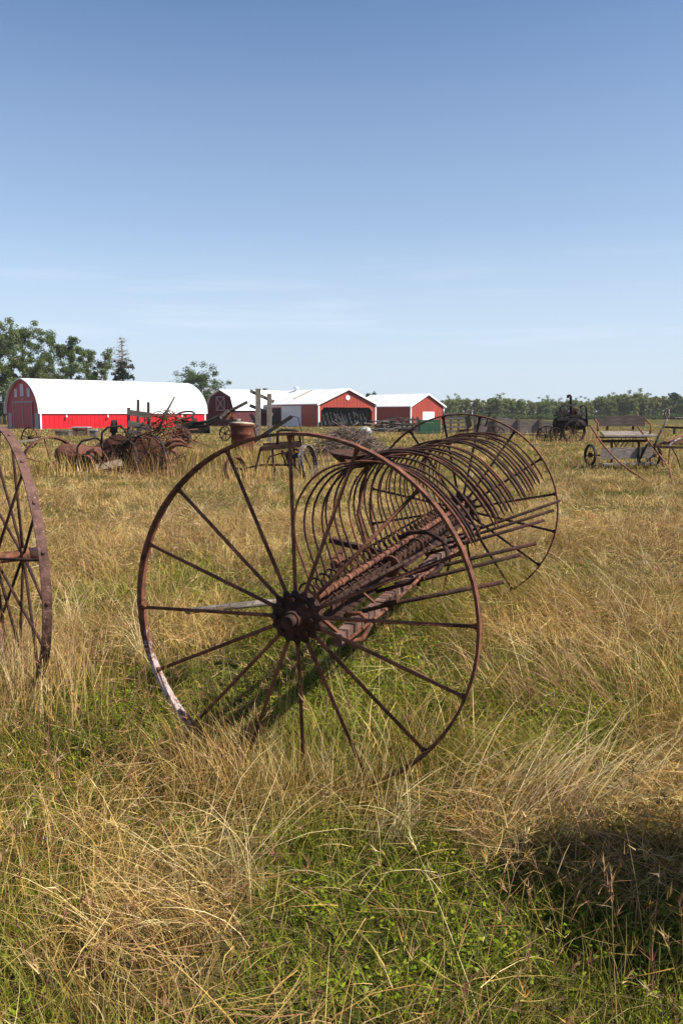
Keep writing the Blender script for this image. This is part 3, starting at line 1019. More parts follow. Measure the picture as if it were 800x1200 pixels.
R_ = math.radians
for a in [(250, 1100, 80, .42, R_(235), .45, PALE, .07, .05), (215, 1085, 60, .40, R_(245), .5, STRAW, .08, .05), (170, 1120, 50, .36, R_(225), .6, TAN, .08, .05), (620, 975, 190, .5, R_(10), .35, PALE, .16, .07), (690, 950, 120, .45, R_(20), .4, PALE, .18, .08),
          (290, 940, 230, .34, R_(110), 1.6, STRAW, .20, .06, (.0, .5), (.3, 1.3)), (350, 945, 170, .30, R_(80), 1.8, PALE, .22, .06, (.0, .5), (.3, 1.3)), (430, 950, 200, .26, R_(80), 1.8, STRAW, .22, .06, (.0, .5), (.3, 1.3)),
          (380, 955, 260, .24, R_(60), 1.6, OLIVE, .30, .06, (.0, .5), (.3, 1.2)), (255, 915, 220, .40, R_(200), 1.0, STRAW, .12, .08, (.1, .6), (.5, 1.4)), (490, 930, 240, .28, R_(30), 1.4, OLIVE, .15, .06, (.1, .6), (.5, 1.4)),
          (45, 815, 260, .40, R_(80), 1.3, STRAW, .14, .08, (.0, .5), (.3, 1.2)), (15, 825, 220, .42, R_(80), 1.3, PALE, .14, .08, (.0, .5), (.3, 1.2)),
          (60, 840, 160, .45, R_(90), .9, STRAW, .2, .2, (0, .4), (.2, 1.1)), (20, 800, 200, .55, R_(60), .8, REDDISH, .2, .2, (0, .4), (.2, 1.0)),
          (110, 740, 120, .5, R_(120), .8, PALE, .3, .3), (700, 800, 130, .45, R_(200), 1.0, PALE, .35, .2), (640, 815, 90, .42, R_(170), 1.0, PALE, .35, .12), (760, 760, 120, .5, R_(200), 1.0, PALE, .35, .25),
          (780, 830, 160, .5, R_(100), .6, STRAW, .15, .2), (650, 840, 200, .45, R_(190), .5, REDDISH, .25, .15), (600, 720, 240, .5, R_(170), .6, STRAW, .4, .3), (720, 700, 260, .55, R_(215), .8, PALE, .45, .3),
          (500, 900, 160, .45, R_(60), .9, STRAW, .2, .15), (130, 640, 350, .6, R_(330), .5, PALE, .5, .6), (235, 610, 300, .55, R_(310), .5, PALE, .6, .6), (90, 600, 300, .6, R_(300), .6, STRAW, .6, .8)]:
    dr_.append(bunch(*a))
# low sprays of dark brown grass seen against the near shade
for px, py in ((720, 1010), (765, 1040), (690, 1060), (790, 1000), (560, 1010), (730, 1090)):
    st_.append(bunch(px, py, 26, .30, R_(250), 1.2, REDDISH, .05, .05, (0, .5), (.9, 2.2), (.002, .005)))
# brown weeds and dock standing round the old machines
for px, yy, n, hh, cols in ((668, 43., 160, .9, REDDISH), (690, 42., 60, .8, REDDISH), (190, 19.5, 240, .7, REDDISH), (210, 20., 160, .9, OLIVE), (120, 19.6, 240, .6, STRAW), (60, 19.6, 160, .55, STRAW), (300, 18.6, 160, .5, STRAW),
                            (350, 18.6, 120, .45, STRAW), (280, 25.5, 160, .7, OLIVE), (330, 27., 140, .7, OLIVE), (230, 25., 180, .6, STRAW), (728, 22., 160, .35, STRAW), (400, 27., 140, .45, REDDISH), (284, 24.6, 420, .66, TAN), (276, 24.7, 140, .75, GREEN), (296, 24.5, 160, .55, STRAW), (600, 42., 240, .7, STRAW), (180, 24., 260, .7, REDDISH), (20, 19, 120, .6, OLIVE)):
    xx = (px - 400) / F * yy
    x, y = xx + rng.normal(0, .9 if n != 420 else .5, n), yy + rng.normal(0, .5 if n != 420 else .15, n)
    c = pick(cols, n)
    st_.append(blades(root_at(x, y), hh * rng.uniform(.5, 1.1, n), rng.uniform(.008, .02, n), rng.uniform(0, 6.3, n), rng.uniform(0, .3, n), rng.uniform(.1, .9, n), c, 3))
mesh_from('green_grass', gr_, M['blade'])
mesh_from('dry_grass', dr_, M['blade'])
mesh_from('seed_grass', st_, M['blade'])

# ================================================================== buildings
class Frame:
    """local frame of a building: u along the gable, v along the length, z up"""
    def __init__(s, px, y, ang_u, z0):
        x = (px - 400) / F * y
        s.o = V(x, y, z0)
        s.u = V(math.cos(ang_u), math.sin(ang_u), 0)
        s.w = V(-math.sin(ang_u), math.cos(ang_u), 0)

    def __call__(s, u, v, z):
        return s.o + s.u * u + s.w * v + V(0, 0, z)

    def slab(s, m, poly, v0, v1):
        """polygon of (u, z) extruded along v"""
        return m.prism([s(u, v0, z) for u, z in poly], [s(u, v1, z) for u, z in poly])

    def slabv(s, m, poly, u0, u1):
        """polygon of (v, z) extruded along u"""
        return m.prism([s(u0, v, z) for v, z in poly], [s(u1, v, z) for v, z in poly])

    def uvu(s):
        return lambda p: ((V(p) - s.o) @ s.u, p[2])

    def uvv(s):
        return lambda p: ((V(p) - s.o) @ s.w, p[2])


# ---- gothic arch barn: here the length runs along u (towards the right, away) and the gable along v
GZ = -.55
ab = Frame(50.5, 100., math.atan2(.69, .72), GZ)
barn = thing('arch_barn', ab.o, 'long bright red barn with a white arched roof and dark red front', 'barn')
BW, BL = 10.4, 24.0


def arch(k=26, grow_=0.0, z0=2.15, top=6.35):
    """half-width profile of the arch: list of (v, z) from the near eave over the ridge"""
    pts = []
    h = BW / 2 + grow_
    for i in range(k + 1):
        t = i / k
        a = t * PI / 2
        v = h * (1 - math.cos(a) ** 1.0) if False else h - h * math.cos(a) ** 1.18
        z = z0 + (top + grow_ - z0) * math.sin(a) ** 1.02
        pts.append((v - grow_, z))
    r = [(BW - v, z) for v, z in pts[::-1]]
    return pts + r[1:]


prof = arch()
m = MB()
gab = [(0.02, 0)] + [(0.02, 2.15)] + prof[1:-1] + [(BW - .02, 2.15), (BW - .02, 0)]
ab.slabv(m, gab, .0, .18)
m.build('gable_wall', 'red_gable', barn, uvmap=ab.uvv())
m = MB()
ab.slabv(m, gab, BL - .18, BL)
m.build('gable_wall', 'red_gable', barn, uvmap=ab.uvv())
for v0 in (0.0, BW - .15):
    m = MB()
    ab.slab(m, [(.19, 0), (BL - .19, 0), (BL - .19, 2.2), (.19, 2.2)], v0, v0 + .15)
    for k in range(39):
        u = .5 + .6 * k
        vq = v0 - .03 if v0 == 0 else v0 + .148
        ab.slab(m, [(u, .02), (u + .07, .02), (u + .07, 2.0), (u, 2.0)], vq, vq + .032)
    m.build('side_wall', 'red_bright', barn, uvmap=ab.uvu())
m = MB()
o1 = arch(grow_=.16)
i1 = arch(grow_=.04)
o1 = [(o1[0][0], 2.06)] + o1 + [(o1[-1][0], 2.06)]
i1 = [(i1[0][0], 2.06)] + i1 + [(i1[-1][0], 2.06)]
n = len(o1)
vs = []
for u in (-.35, BL + .35):
    vs += [ab(u, v, z) for v, z in o1] + [ab(u, v, z) for v, z in i1]
fs = []
for i in range(n - 1):
    fs += [(i, i + 1, 2 * n + i + 1, 2 * n + i), (n + i, 3 * n + i, 3 * n + i + 1, n + i + 1), (i, n + i, n + i + 1, i + 1), (2 * n + i, 2 * n + i + 1, 3 * n + i + 1, 3 * n + i)]
fs += [(0, 2 * n, 3 * n, n), (n - 1, 2 * n - 1, 4 * n - 1, 3 * n - 1)]
m.add(vs, fs, False)
roof = m.build('roof', 'roof_white', barn, uvmap=ab.uvu())
for u in (-.04, BL - .05):
    m = MB().box(ab(u, -.03, 1.05), ab.u * .09, ab.w * .09, V(0, 0, 1.0))
    m.build('corner_trim', 'white_paint', barn)
for k in range(4):
    u = 3.2 + 5.6 * k
    m = MB().tube([ab(u, -.05, 1.98), ab(u, -.22, 1.97), ab(u, -.26, 1.86)], .03, 6).tube([ab(u, -.26, 1.88), ab(u, -.26, 1.80), ab(u, -.26, 1.55)], [.04, .09, .12], 10)
    m.build('wall_lamp', 'white_paint', barn)
d = MB()
ab.slabv(d, [(2.3, .05), (8.0, .05), (8.0, 3.45), (2.3, 3.45)], -.07, -.005)
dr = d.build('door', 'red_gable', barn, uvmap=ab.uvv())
m = MB()
for v0 in (2.24, 5.09, 8.0):
    ab.slabv(m, [(v0, .03), (v0 + .11, .03), (v0 + .11, 3.45), (v0, 3.45)], -.11, -.071)
ab.slabv(m, [(2.0, 3.452), (8.3, 3.452), (8.3, 3.60), (2.0, 3.60)], -.12, -.006)
m.build('door_trim', 'pale_panel', dr)
for v0, z0, z1, ww in ((3.0, 4.25, 5.1, .5), (4.85, 4.35, 5.65, .72), (6.9, 4.25, 5.1, .5)):
    m = MB()
    ab.slabv(m, [(v0, z0), (v0 + ww, z0), (v0 + ww, z1), (v0, z1)], -.05, -.004)
    f = m.build('window', 'window', barn)
    m = MB()
    for q in ((v0 - .08, z0 - .08, v0, z1 + .08), (v0 + ww, z0 - .08, v0 + ww + .08, z1 + .08), (v0, z0 - .08, v0 + ww, z0), (v0, z1, v0 + ww, z1 + .08)):
        ab.slabv(m, [(q[0], q[1]), (q[2], q[1]), (q[2], q[3]), (q[0], q[3])], -.08, -.002)
    m.build('window_frame', 'white_paint', f)
for v0 in (.62, 8.75):
    m = MB()
    ab.slabv(m, [(v0, .05), (v0 + 1.0, .05), (v0 + 1.0, 2.15), (v0, 2.15)], -.05, -.003)
    m.build('side_door', 'pale_panel', barn)
m = MB()
ab.slabv(m, [(4.75, 3.78), (5.55, 3.78), (5.55, 3.95), (4.75, 3.95)], -.05, -.003)
m.build('sign_board', 'pale_panel', barn)

# ---- gambrel barn between the arch barn and the long barn
gb = Frame(276, 122., math.atan2(.69, .72), -.55)
gbt = thing('gambrel_barn', gb.o, 'small maroon gambrel barn with an X-braced loft door and white roof', 'barn')
gw, gl = 7.0, 13.0
gp = [(0, 0), (0, 2.7), (.75, 4.5), (gw / 2, 5.55), (gw - .75, 4.5), (gw, 2.7), (gw, 0)]
m = MB()
gb.slabv(m, gp, 0, .2)
m.build('gable_wall', 'maroon', gbt)
m = MB()
gb.slabv(m, gp, gl - .2, gl)
m.build('gable_wall', 'maroon', gbt)
for v0 in (0, gw - .15):
    m = MB()
    gb.slab(m, [(.21, 0), (gl - .21, 0), (gl - .21, 2.72), (.21, 2.72)], v0, v0 + .15)
    m.build('side_wall', 'maroon', gbt)
m = MB()
go = [(-.22, 2.55), (.62, 4.62), (gw / 2, 5.75), (gw - .62, 4.62), (gw + .22, 2.55)]
gi = [(-.1, 2.55), (.70, 4.52), (gw / 2, 5.6), (gw - .70, 4.52), (gw + .1, 2.55)]
for i in range(4):
    gb.slabv(m, [go[i], go[i + 1], gi[i + 1], gi[i]], -.3, gl + .3)
m.build('roof', 'roof_white', gbt, uvmap=gb.uvu())
m = MB()
gb.slabv(m, [(gw / 2 - 1.05, 2.6), (gw / 2 + 1.05, 2.6), (gw / 2 + 1.05, 4.6), (gw / 2 - 1.05, 4.6)], -.06, -.004)
ld = m.build('loft_door', 'maroon', gbt)
m = MB()
c0, c1 = gw / 2 - 1.05, gw / 2 + 1.05
for a_, b_ in (((c0, 2.6), (c1, 4.6)), ((c0, 4.6), (c1, 2.6)), ((c0, 2.6), (c1, 2.6)), ((c0, 4.6), (c1, 4.6)), ((c0, 2.6), (c0, 4.6)), ((c1, 2.6), (c1, 4.6))):
    m.bar(gb(-.09, *a_), gb(-.09, *b_), .16, .05, gb.u)
m.build('door_brace', 'pale_panel', ld)


# ---- steel sheds with a gable
def shed(name, label, px, y, ang, z0, wd, ln, eave, apex, opening=None, lean=None):
    fr = Frame(px, y, math.radians(ang), z0)
    t = thing(name, fr.o, label, 'barn')
    m = MB()
    if opening:
        a0, a1, oz = opening
        fr.slab(m, [(0, 0), (a0, 0), (a0, oz), (0, oz)], 0, .18)
        m2 = MB()
        fr.slab(m2, [(a1, 0), (wd, 0), (wd, oz), (a1, oz)], 0, .18)
        m.v, m.f, m.sm, m.uv = m.v, m.f, m.sm, m.uv
        o = len(m.v)
        m.v += m2.v
        m.f += [[i + o for i in f] for f in m2.f]
        m.sm += m2.sm
        m.uv += m2.uv
        m3 = MB()
        ch = .55
        fr.slab(m3, [(0, oz + .001), (a0, oz + .001), (a0, oz - ch), (a0 + ch, oz + .001), (a1 - ch, oz + .001), (a1, oz - ch), (a1, oz + .001), (wd, oz + .001), (wd, eave), (wd / 2, apex), (0, eave)], .002, .178)
        o = len(m.v)
        m.v += m3.v
        m.f += [[i + o for i in f] for f in m3.f]
        m.sm += m3.sm
        m.uv += m3.uv
    else:
        fr.slab(m, [(0, 0), (wd, 0), (wd, eave), (wd / 2, apex), (0, eave)], 0, .18)
    for k in range(int(wd / .6)):
        u = .3 + .6 * k
        z1 = eave + (apex - eave) * (1 - abs(u + .03 - wd / 2) / (wd / 2)) - .15
        z0 = .02
        if opening and opening[0] - .05 < u < opening[1]:
            z0 = opening[2] + .03
        fr.slab(m, [(u, z0), (u + .06, z0), (u + .06, z1), (u, z1)], -.028, .001)
    m.build('gable_wall', 'red_brick', t, uvmap=fr.uvu())
    m = MB()
    fr.slab(m, [(0, 0), (wd, 0), (wd, eave), (wd / 2, apex), (0, eave)], ln - .18, ln)
    m.build('gable_wall', 'red_brick', t, uvmap=fr.uvu())
    for u0 in (0, wd - .15):
        m = MB()
        fr.slabv(m, [(.19, 0), (ln - .19, 0), (ln - .19, eave), (.19, eave)], u0, u0 + .15)
        m.build('side_wall', 'red_brick', t, uvmap=fr.uvv())
    m = MB()
    sl = (apex - eave) / (wd / 2)
    e = .35
    for sgn in (0, 1):
        q = [(-e, eave - e * sl + .03), (wd / 2, apex + .03), (wd / 2, apex + .17), (-e, eave - e * sl + .15)]
        if sgn:
            q = [(wd - u, z) for u, z in q]
            q = [(u + .002, z) for u, z in q]
        fr.slab(m, q, -.3, ln + .3)
    m.build('roof', 'roof_cream', t, uvmap=fr.uvv())
    m = MB()
    for sgn in (0, 1):
        q = [(-e - .02, eave - e * sl - .12), (wd / 2, apex - .10), (wd / 2, apex + .19), (-e - .02, eave - e * sl + .17)]
        if sgn:
            q = [(wd - u, z) for u, z in q]
        fr.slab(m, q, -.36 - .004 * sgn, -.305)
    m.build('rake_trim', 'white_paint', t)
    for u0 in (-.05, wd - .13):
        MB().box(fr(u0 + .09, -.04, (eave - .1) / 2), fr.u * .1, fr.w * .1, V(0, 0, (eave - .1) / 2)).build('corner_trim', 'white_paint', t)
    return fr, t


lb, lbt = shed('long_shed', 'long red shed with a white roof and black tarps in its open gable', 373, 115., 37, -.45, 10.4, 29., 3.35, 5.45, opening=(.45, 9.75, 2.85))
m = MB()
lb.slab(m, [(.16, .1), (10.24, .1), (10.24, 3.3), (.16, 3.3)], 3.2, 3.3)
m.build('inner_wall', 'interior_shade', lbt)
# crumpled black tarp hanging across the opening
gx_, gz_ = 46, 14
vs, fs = [], []
for i in range(gx_):
    for k in range(gz_):
        u = .5 + 9.2 * i / (gx_ - 1)
        z = .35 + 2.45 * k / (gz_ - 1)
        sag = .25 * math.sin(i * .55) * (1 - k / gz_) + .30 * (float(vn(i, k, 3.1, 2)) - .5) * 2 + .22 * math.sin(i * 1.9 + k * .6)
        vs.append(lb(u, .62 + sag * .8, z - .18 * abs(math.sin(i * .42)) * k / gz_))
for i in range(gx_ - 1):
    for k in range(gz_ - 1):
        fs.append((i * gz_ + k, (i + 1) * gz_ + k, (i + 1) * gz_ + k + 1, i * gz_ + k + 1))
m = MB().add(vs, fs, False)
tp = m.build('hanging_tarp', 'tarp', origin=lb(5, .6, .3))
so_ = tp.modifiers.new('thick', 'SOLIDIFY')
so_.thickness = .02
tag(tp, 'crumpled black tarp hanging across the open gable of the long shed', 'tarp')
m = MB()
m.disc(lb(5.2, -.05, 4.25), lb.w, .36, .08, 20)
m.build('gable_vent', 'white_paint', lbt)
m = MB()
lb.slabv(m, [(4.2, .1), (9.4, .1), (9.4, 2.95), (4.2, 2.95)], -.08, -.005)
sdoor = m.build('sliding_door', 'gray_door', lbt)
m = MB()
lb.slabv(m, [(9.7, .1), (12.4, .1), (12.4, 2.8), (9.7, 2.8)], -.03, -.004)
m.build('doorway_shade', 'interior_shade', lbt)  # closed slab on the wall; the doorway's shade is painted as near-black
m = MB()
lb.slabv(m, [(4., 2.97), (14.6, 2.97), (14.6, 3.09), (4., 3.09)], -.14, -.005)
m.build('door_track', 'white_paint', sdoor)
for v0 in (9., 17.5):
    q = [lb(5.2 - 4.2, v0, 3.35 + 1.0 * 2.1 / 5.2 * .0 + 4.2 * 0), ]
for v0 in (8.5, 18.5):
    m = MB()
    zz = lambda u: 3.35 + (5.45 - 3.35) * u / 5.2 + .19
    m.bar(lb(1.6, v0, zz(1.6)), lb(4.9, v0, zz(4.9)), .5, .05)
    m.build('roof_patch', 'straw_wood', lbt)
for v0, uu in ((13.0, 5.0), (22., 4.9)):
    m = MB().bar(lb(uu, v0, 5.55), lb(uu, v0, 5.9), .5, .5).disc(lb(uu, v0, 6.02), (0, 0, 1), .42, .22, 14)
    m.build('roof_vent', 'pale_metal' if v0 > 15 else 'white_paint', lbt)
# lean-to on the far end of the long side, with its own low roof
m = MB()
lb.slabv(m, [(15., 0), (29., 0), (29., 2.5), (15., 2.5)], -4.0, -3.85)
lt = m.build('lean_to_wall', 'red_brick', lbt, uvmap=lb.uvv())
m = MB()
lb.slab(m, [(-3.84, 0), (-.02, 0), (-.02, 3.2), (-3.84, 2.45)], 15., 15.15)
m.build('lean_to_end', 'red_brick', lbt, uvmap=lb.uvu())
m = MB()
lb.slab(m, [(-4.3, 2.42), (-.36, 3.42), (-.36, 3.54), (-4.3, 2.54)], 14.6, 29.4)
m.build('lean_to_roof', 'roof_cream', lbt, uvmap=lb.uvv())
m = MB()
lb.slab(m, [(0.0, .0), (.34, .0), (.34, .8), (0.0, .8)], -.6, -.20)
m.build('gable_skirt', 'black_iron', lbt)

rb, rbt = shed('gabled_shed', 'plain red shed with a white roof behind the cattle panels', 480, 140., 42, -.35, 8.6, 14., 3.15, 5.2)
m = MB()
rb.slab(m, [(3.1, .05), (6.1, .05), (6.1, 2.2), (3.1, 2.2)], -.06, -.004)
m.build('roll_door', 'white_paint', rbt)


# ================================================================== things seen at middle distance
def trace(y, ox, oz=0.0):
    """returns P(px, py, dy): a world point at y + dy"""
    return lambda px, py, dy=0.0: W(px, py, y + dy)


def sticks(m, P0, n, rx, ry, rz, L, r, flat=.5, seed=1):
    R = random.Random(seed)
    for _ in range(n):
        q = V(R.gauss(0, 1), R.gauss(0, 1), 0)
        nn = np.linalg.norm(q)
        q = q / nn * min(nn, 1.9) / 1.9
        h = R.random() * max(0, 1 - (q[0] ** 2 + q[1] ** 2)) * rz
        c = V(P0) + V(q[0] * rx, q[1] * ry, h + .05)
        a = R.uniform(0, 2 * PI)
        tilt = R.gauss(0, flat)
        d = V(math.cos(a) * math.cos(tilt), math.sin(a) * math.cos(tilt), math.sin(tilt)) * L * R.uniform(.4, 1.1) / 2
        bend = V(R.gauss(0, .1), R.gauss(0, .1), R.gauss(.05, .1)) * L
        p = [c - d, c - d * .3 + bend * .5, c + d * .4 + bend * .6, c + d]
        rr = r * R.uniform(.5, 1.3)
        m.tube(p, [rr, rr * .9, rr * .7, rr * .3], 5, cap=False)


def rimmed_wheel(parent, c, ax, R, w_, t_, nsp, hub_r, sp_r, mat='rust_red', mat2=None):
    c, ax = V(c), V(ax) / np.linalg.norm(V(ax))
    e1 = np.cross(ax, V(0, 0, 1))
    e1 /= np.linalg.norm(e1)
    e2 = np.cross(e1, ax)
    wh = MB().ring(c, ax, R, w_, t_, 40).build('wheel', mat, parent, origin=c)
    MB().disc(c, ax, hub_r, w_ * 1.6, 14).build('hub', mat2 or mat, wh)
    for k in range(nsp):
        a = 2 * PI * (k + .3) / nsp
        d = math.cos(a) * e1 + math.sin(a) * e2
        MB().tube([c + d * hub_r * .8, c + d * (R - t_ * .5)], sp_r, 6).build('spoke', mat2 or mat, wh)
    return wh


def to(px, y, dz=0.0):
    p = ground_pt(px, y)
    return V(p[0], p[1], p[2] + dz)


# ---- rusty red-brown implement at left (drum, wedge body, hoops, wheels)
Y = 20.0
P = trace(Y, 0)
g0 = to(125, Y)
im = thing('rusty_implement', g0, 'long low red-brown rusted implement with a drum, hoops and two spoked wheels, in dry grass', 'farm implement')
rimmed_wheel(im, P(61, 545), (.62, -.78, .1), .70, .24, .035, 6, .09, .018, 'rust_red')
m = MB().tube([P(66, 531, .1), P(72, 532, .1), P(94, 535, .15), P(118, 537, .2), P(122, 537, .2)], [.12, .26, .30, .27, .16], 20)
m.build('drum', 'rust_red', im)
m = MB()
m.prism([P(96, 548, .2), P(100, 530, .2), P(124, 514, .2), P(152, 512, .2), P(158, 547, .2)], [P(96, 548, 1.1), P(100, 530, 1.1), P(124, 514, 1.1), P(152, 512, 1.1), P(158, 547, 1.1)])
m.build('hopper', 'rust_red', im)
m = MB()
m.prism([P(150, 548, -.1), P(152, 514, -.1), P(186, 517, -.1), P(200, 530, -.1), P(196, 546, -.1)], [P(150, 548, .25), P(152, 514, .25), P(186, 517, .25), P(200, 530, .25), P(196, 546, .25)])
m.build('side_plate', 'rust_red', im)
m = MB().bar(P(100, 545, -.2), P(200, 541, -.2), .06, .10).bar(P(96, 552, -.35), P(205, 548, -.35), .05, .08)
m.build('frame_rail', 'rust_dark', im)
for pts in ([(90, 548), (91, 524), (96, 517), (112, 513), (118, 516), (121, 528), (121, 540)], [(119, 520), (120, 507), (126, 501), (142, 499), (147, 505), (152, 516)]):
    MB().tube([P(a_, b_, -.3 if k < 4 else -.1) for k, (a_, b_) in enumerate(pts)], .028, 8).build('hoop', 'black_iron', im)
m = MB().tube([P(133, 518, .3), P(133.5, 506, .3)], .055, 10).tube([P(133.5, 507, .3), P(134, 494, .3), P(137, 493.5, .3)], [.10, .08, .05], 10)
m.build('stack_pipe', 'black_iron', im)
MB().tube([P(114, 541, -.35), P(140, 523, -.35), P(166, 502, -.35)], .022, 7).build('control_rod', 'black_iron', im)
MB().tube([P(124, 543, -.3), P(127, 530, -.3), P(131, 530, -.3)], .025, 7).tube([P(158, 500, -.35), P(178, 503, -.35)], .016, 6).build('crank', 'black_iron', im)
MB().bar(P(113, 548, -.55), P(143, 542, -.55), .16, .05, (0, -1, .3)).build('foot_plank', 'straw_wood', im)
rimmed_wheel(im, P(173, 531, -.45), (-.3, -.95, 0), .47, .07, .022, 8, .07, .016, 'black_iron', 'rust_red')
rimmed_wheel(im, P(152, 536, -.3), (-.75, -.65, 0), .40, .06, .02, 8, .07, .016, 'black_iron', 'rust_red')
pts = [P(155, 540, -.5), P(156, 526, -.5), P(162, 516, -.5), P(172, 511.5, -.5), P(183, 515, -.5), P(191, 524, -.5), P(196, 538, -.5)]
m = MB()
for a_, b_ in zip(pts[:-1], pts[1:]):
    m.bar(a_, b_, .13, .018, np.cross(b_ - a_, V(0, 1, 0)))
m.build('fender', 'rust_red', im)
for k, pts in enumerate(([(194, 523), (203, 516), (212, 516), (220, 522)], [(196, 528), (206, 521), (214, 521), (226, 525)], [(193, 533), (199, 527), (206, 530), (209, 540)])):
    MB().tube([P(a_, b_, -.1 + .25 * k) for a_, b_ in pts], [.05, .05, .045, .02], 8).build('curved_arm', 'rust_red', im)
rimmed_wheel(im, P(112, 546, -.4), (-.2, -.95, .1), .2, .05, .02, 0, .05, .01, 'rust_dark')

m = MB()
sticks(m, P(172, 540, -.3), 26, .9, .4, .8, .9, .012, .6, 41)
sticks(m, P(110, 548, -.4), 26, 1.2, .4, .5, .8, .011, .6, 42)
o = m.build('dead_stems', 'rust_dark', origin=P(172, 540, -.3))
tag(o, 'dry dead stems grown through the wheels of the red-brown implement', 'dead weeds')
for pts, r in (([(86, 541), (98, 533), (112, 535)], .03), ([(128, 512), (150, 520), (160, 516)], .025), ([(140, 523), (154, 512), (172, 513)], .03), ([(102, 541), (104, 530), (110, 527)], .05)):
    MB().tube([P(a_, b_, -.25) for a_, b_ in pts], r, 7).build('linkage', 'rust_dark', im)
MB().prism([P(126, 514, .1), P(140, 508, .1), P(150, 513, .1), P(148, 520, .1), P(128, 521, .1)], [P(126, 514, .7), P(140, 508, .7), P(150, 513, .7), P(148, 520, .7), P(128, 521, .7)]).build('gear_case', 'rust_red', im)
MB().ring(P(100, 546, -.32), (-.35, -.93, .0), .27, .10, .03, 30).build('coulter', 'rust_red', im)

# ---- spoked wheel behind it
Y = 31.
P = trace(Y, 0)
t = thing('wheeled_drill', to(34, Y), 'small spoked wheel with a flat pale beam, half sunk in grass before the arched barn', 'farm implement')
rimmed_wheel(t, P(35, 513), (-.4, -.9, .05), .40, .05, .022, 10, .06, .014, 'rust_dark')
MB().bar(P(20, 518, -.2), P(44, 515, -.2), .1, .08).build('pole', 'straw_wood', t)
MB().tube([P(35, 513), P(48, 512, .8)], .03, 7).build('axle', 'rust_dark', t)

# ---- stakes, planks and a tangle of rods
Y = 26.
P = trace(Y, 0)
t = thing('stake_rack', to(163, Y), 'rack of upright stakes with weathered planks beside a tangle of rods', 'stake rack')
for px, top, bot, dy in ((151, 477.5, 521, 0), (162, 468, 523, .5), (174, 471, 523, .2)):
    MB().bar(P(px, bot, dy), P(px, top, dy), .085, .075, (0, 1, 0)).build('stake', 'wood_dark', t)
for a_, b_, dy, ww in (((150, 483), (176, 487), -.08, .18), ((150, 496), (178, 502), -.06, .2), ((151, 505), (166, 508), -.07, .12)):
    MB().bar(P(*a_, dy), P(*b_, dy), .03, ww).build('plank', 'wood_x', t)
m = MB().tube([P(185, 506, -.3), P(194, 485, -.3), P(205, 465, -.3)], [.045, .04, .03], 7)
m.build('leaning_pole', 'wood_dark', t)
m = MB()
sticks(m, P(190, 521, .2), 130, 1.25, .8, 1.15, 1.0, .016, .7, 3)
for a_, b_, c_ in (((168, 512), (196, 497), (214, 489)), ((176, 500), (190, 490), (210, 494)), ((180, 515), (205, 505), (232, 503)), ((186, 490), (196, 484), (206, 489))):
    m.tube([P(*a_), P(*b_, .1), P(*c_, .3)], .024, 6)
for px, py, rx, ry in ((186, 494, 10, 12), (198, 490, 8, 9), (205, 500, 9, 9), (180, 504, 7, 9)):
    m.tube([P(px + rx * math.cos(a), py + ry * math.sin(a), .3 * math.sin(a * 2)) for a in np.linspace(0, 2 * PI, 20)[:-1]], .014, 5, closed=True)
o = m.build('rod_tangle', 'rust', origin=P(192, 516, .2))
tag(o, 'tangled heap of rusty rods and dead stems beside upright stakes', 'scrap heap')

# ---- dark tractor with a steering wheel
Y = 29.
P = trace(Y, 0)
t = thing('derelict_tractor', to(232, Y), 'dark derelict tractor with an open steering wheel and long raised beams', 'tractor')
c = P(217, 486.5)
sw = MB().tube([c + V(.33 * math.cos(a), .25 * math.sin(a), .13 * math.sin(a) + .03 * math.cos(a)) for a in np.linspace(0, 2 * PI, 33)[:-1]], .034, 7, closed=True).build('steering_wheel', 'black_iron', t)
m = MB()
for a in (.5, 2.6, 4.7):
    m.tube([c, c + V(.3 * math.cos(a), .24 * math.sin(a), .1 * math.sin(a))], .014, 6)
m.tube([c + V(0, 0, -.02), c + V(0, 0, .03)], .05, 10)
m.build('wheel_spider', 'black_iron', sw)
MB().tube([c, P(222, 497, .2)], .022, 8).build('steering_column', 'black_iron', t)
m = MB().prism([P(204, 494, -.2), P(214, 492, -.2), P(232, 494, -.2), P(246, 500, -.2), P(246, 508, -.2), P(206, 508, -.2)], [P(204, 494, .4), P(214, 492, .4), P(232, 494, .4), P(246, 500, .4), P(246, 508, .4), P(206, 508, .4)])
m.build('engine_block', 'black_iron', t)
MB().prism([P(205, 497, -.35), P(212, 495, -.35), P(216, 505, -.35), P(208, 506, -.35)], [P(205, 497, -.24), P(212, 495, -.24), P(216, 505, -.24), P(208, 506, -.24)]).build('loose_panel', 'pale_metal', t)
MB().prism([P(225, 488, .3), P(231, 491, .3), P(231, 497, .3), P(223, 496, .3)], [P(225, 488, .36), P(231, 491, .36), P(231, 497, .36), P(223, 496, .36)]).build('loose_panel', 'pale_metal', t)
for pts, r in (([(226, 497), (244, 494), (256, 488), (267, 483), (290, 471)], .06), ([(222, 500), (240, 499), (254, 492), (262, 485), (266, 481)], .05)):
    MB().tube([P(a_, b_, -.4) for a_, b_ in pts], r, 9).build('raised_beam', 'black_iron', t)
MB().bar(P(258, 490, -.5), P(268, 481, -.5), .06, .10).build('link_arm', 'pale_metal', t)
MB().bar(P(266, 492, -.45), P(272, 484, -.45), .06, .08).bar(P(272, 484, -.45), P(277, 494, -.45), .06, .08).build('link_arm', 'rust_orange', t)
MB().bar(P(256, 492.5, -.3), P(284, 492.5, -.3), .5, .05).build('platform', 'black_iron', t)
rimmed_wheel(t, P(213, 512, -.5), (-.3, -.95, 0), .34, .16, .14, 6, .2, .03, 'rubber', 'black_iron')

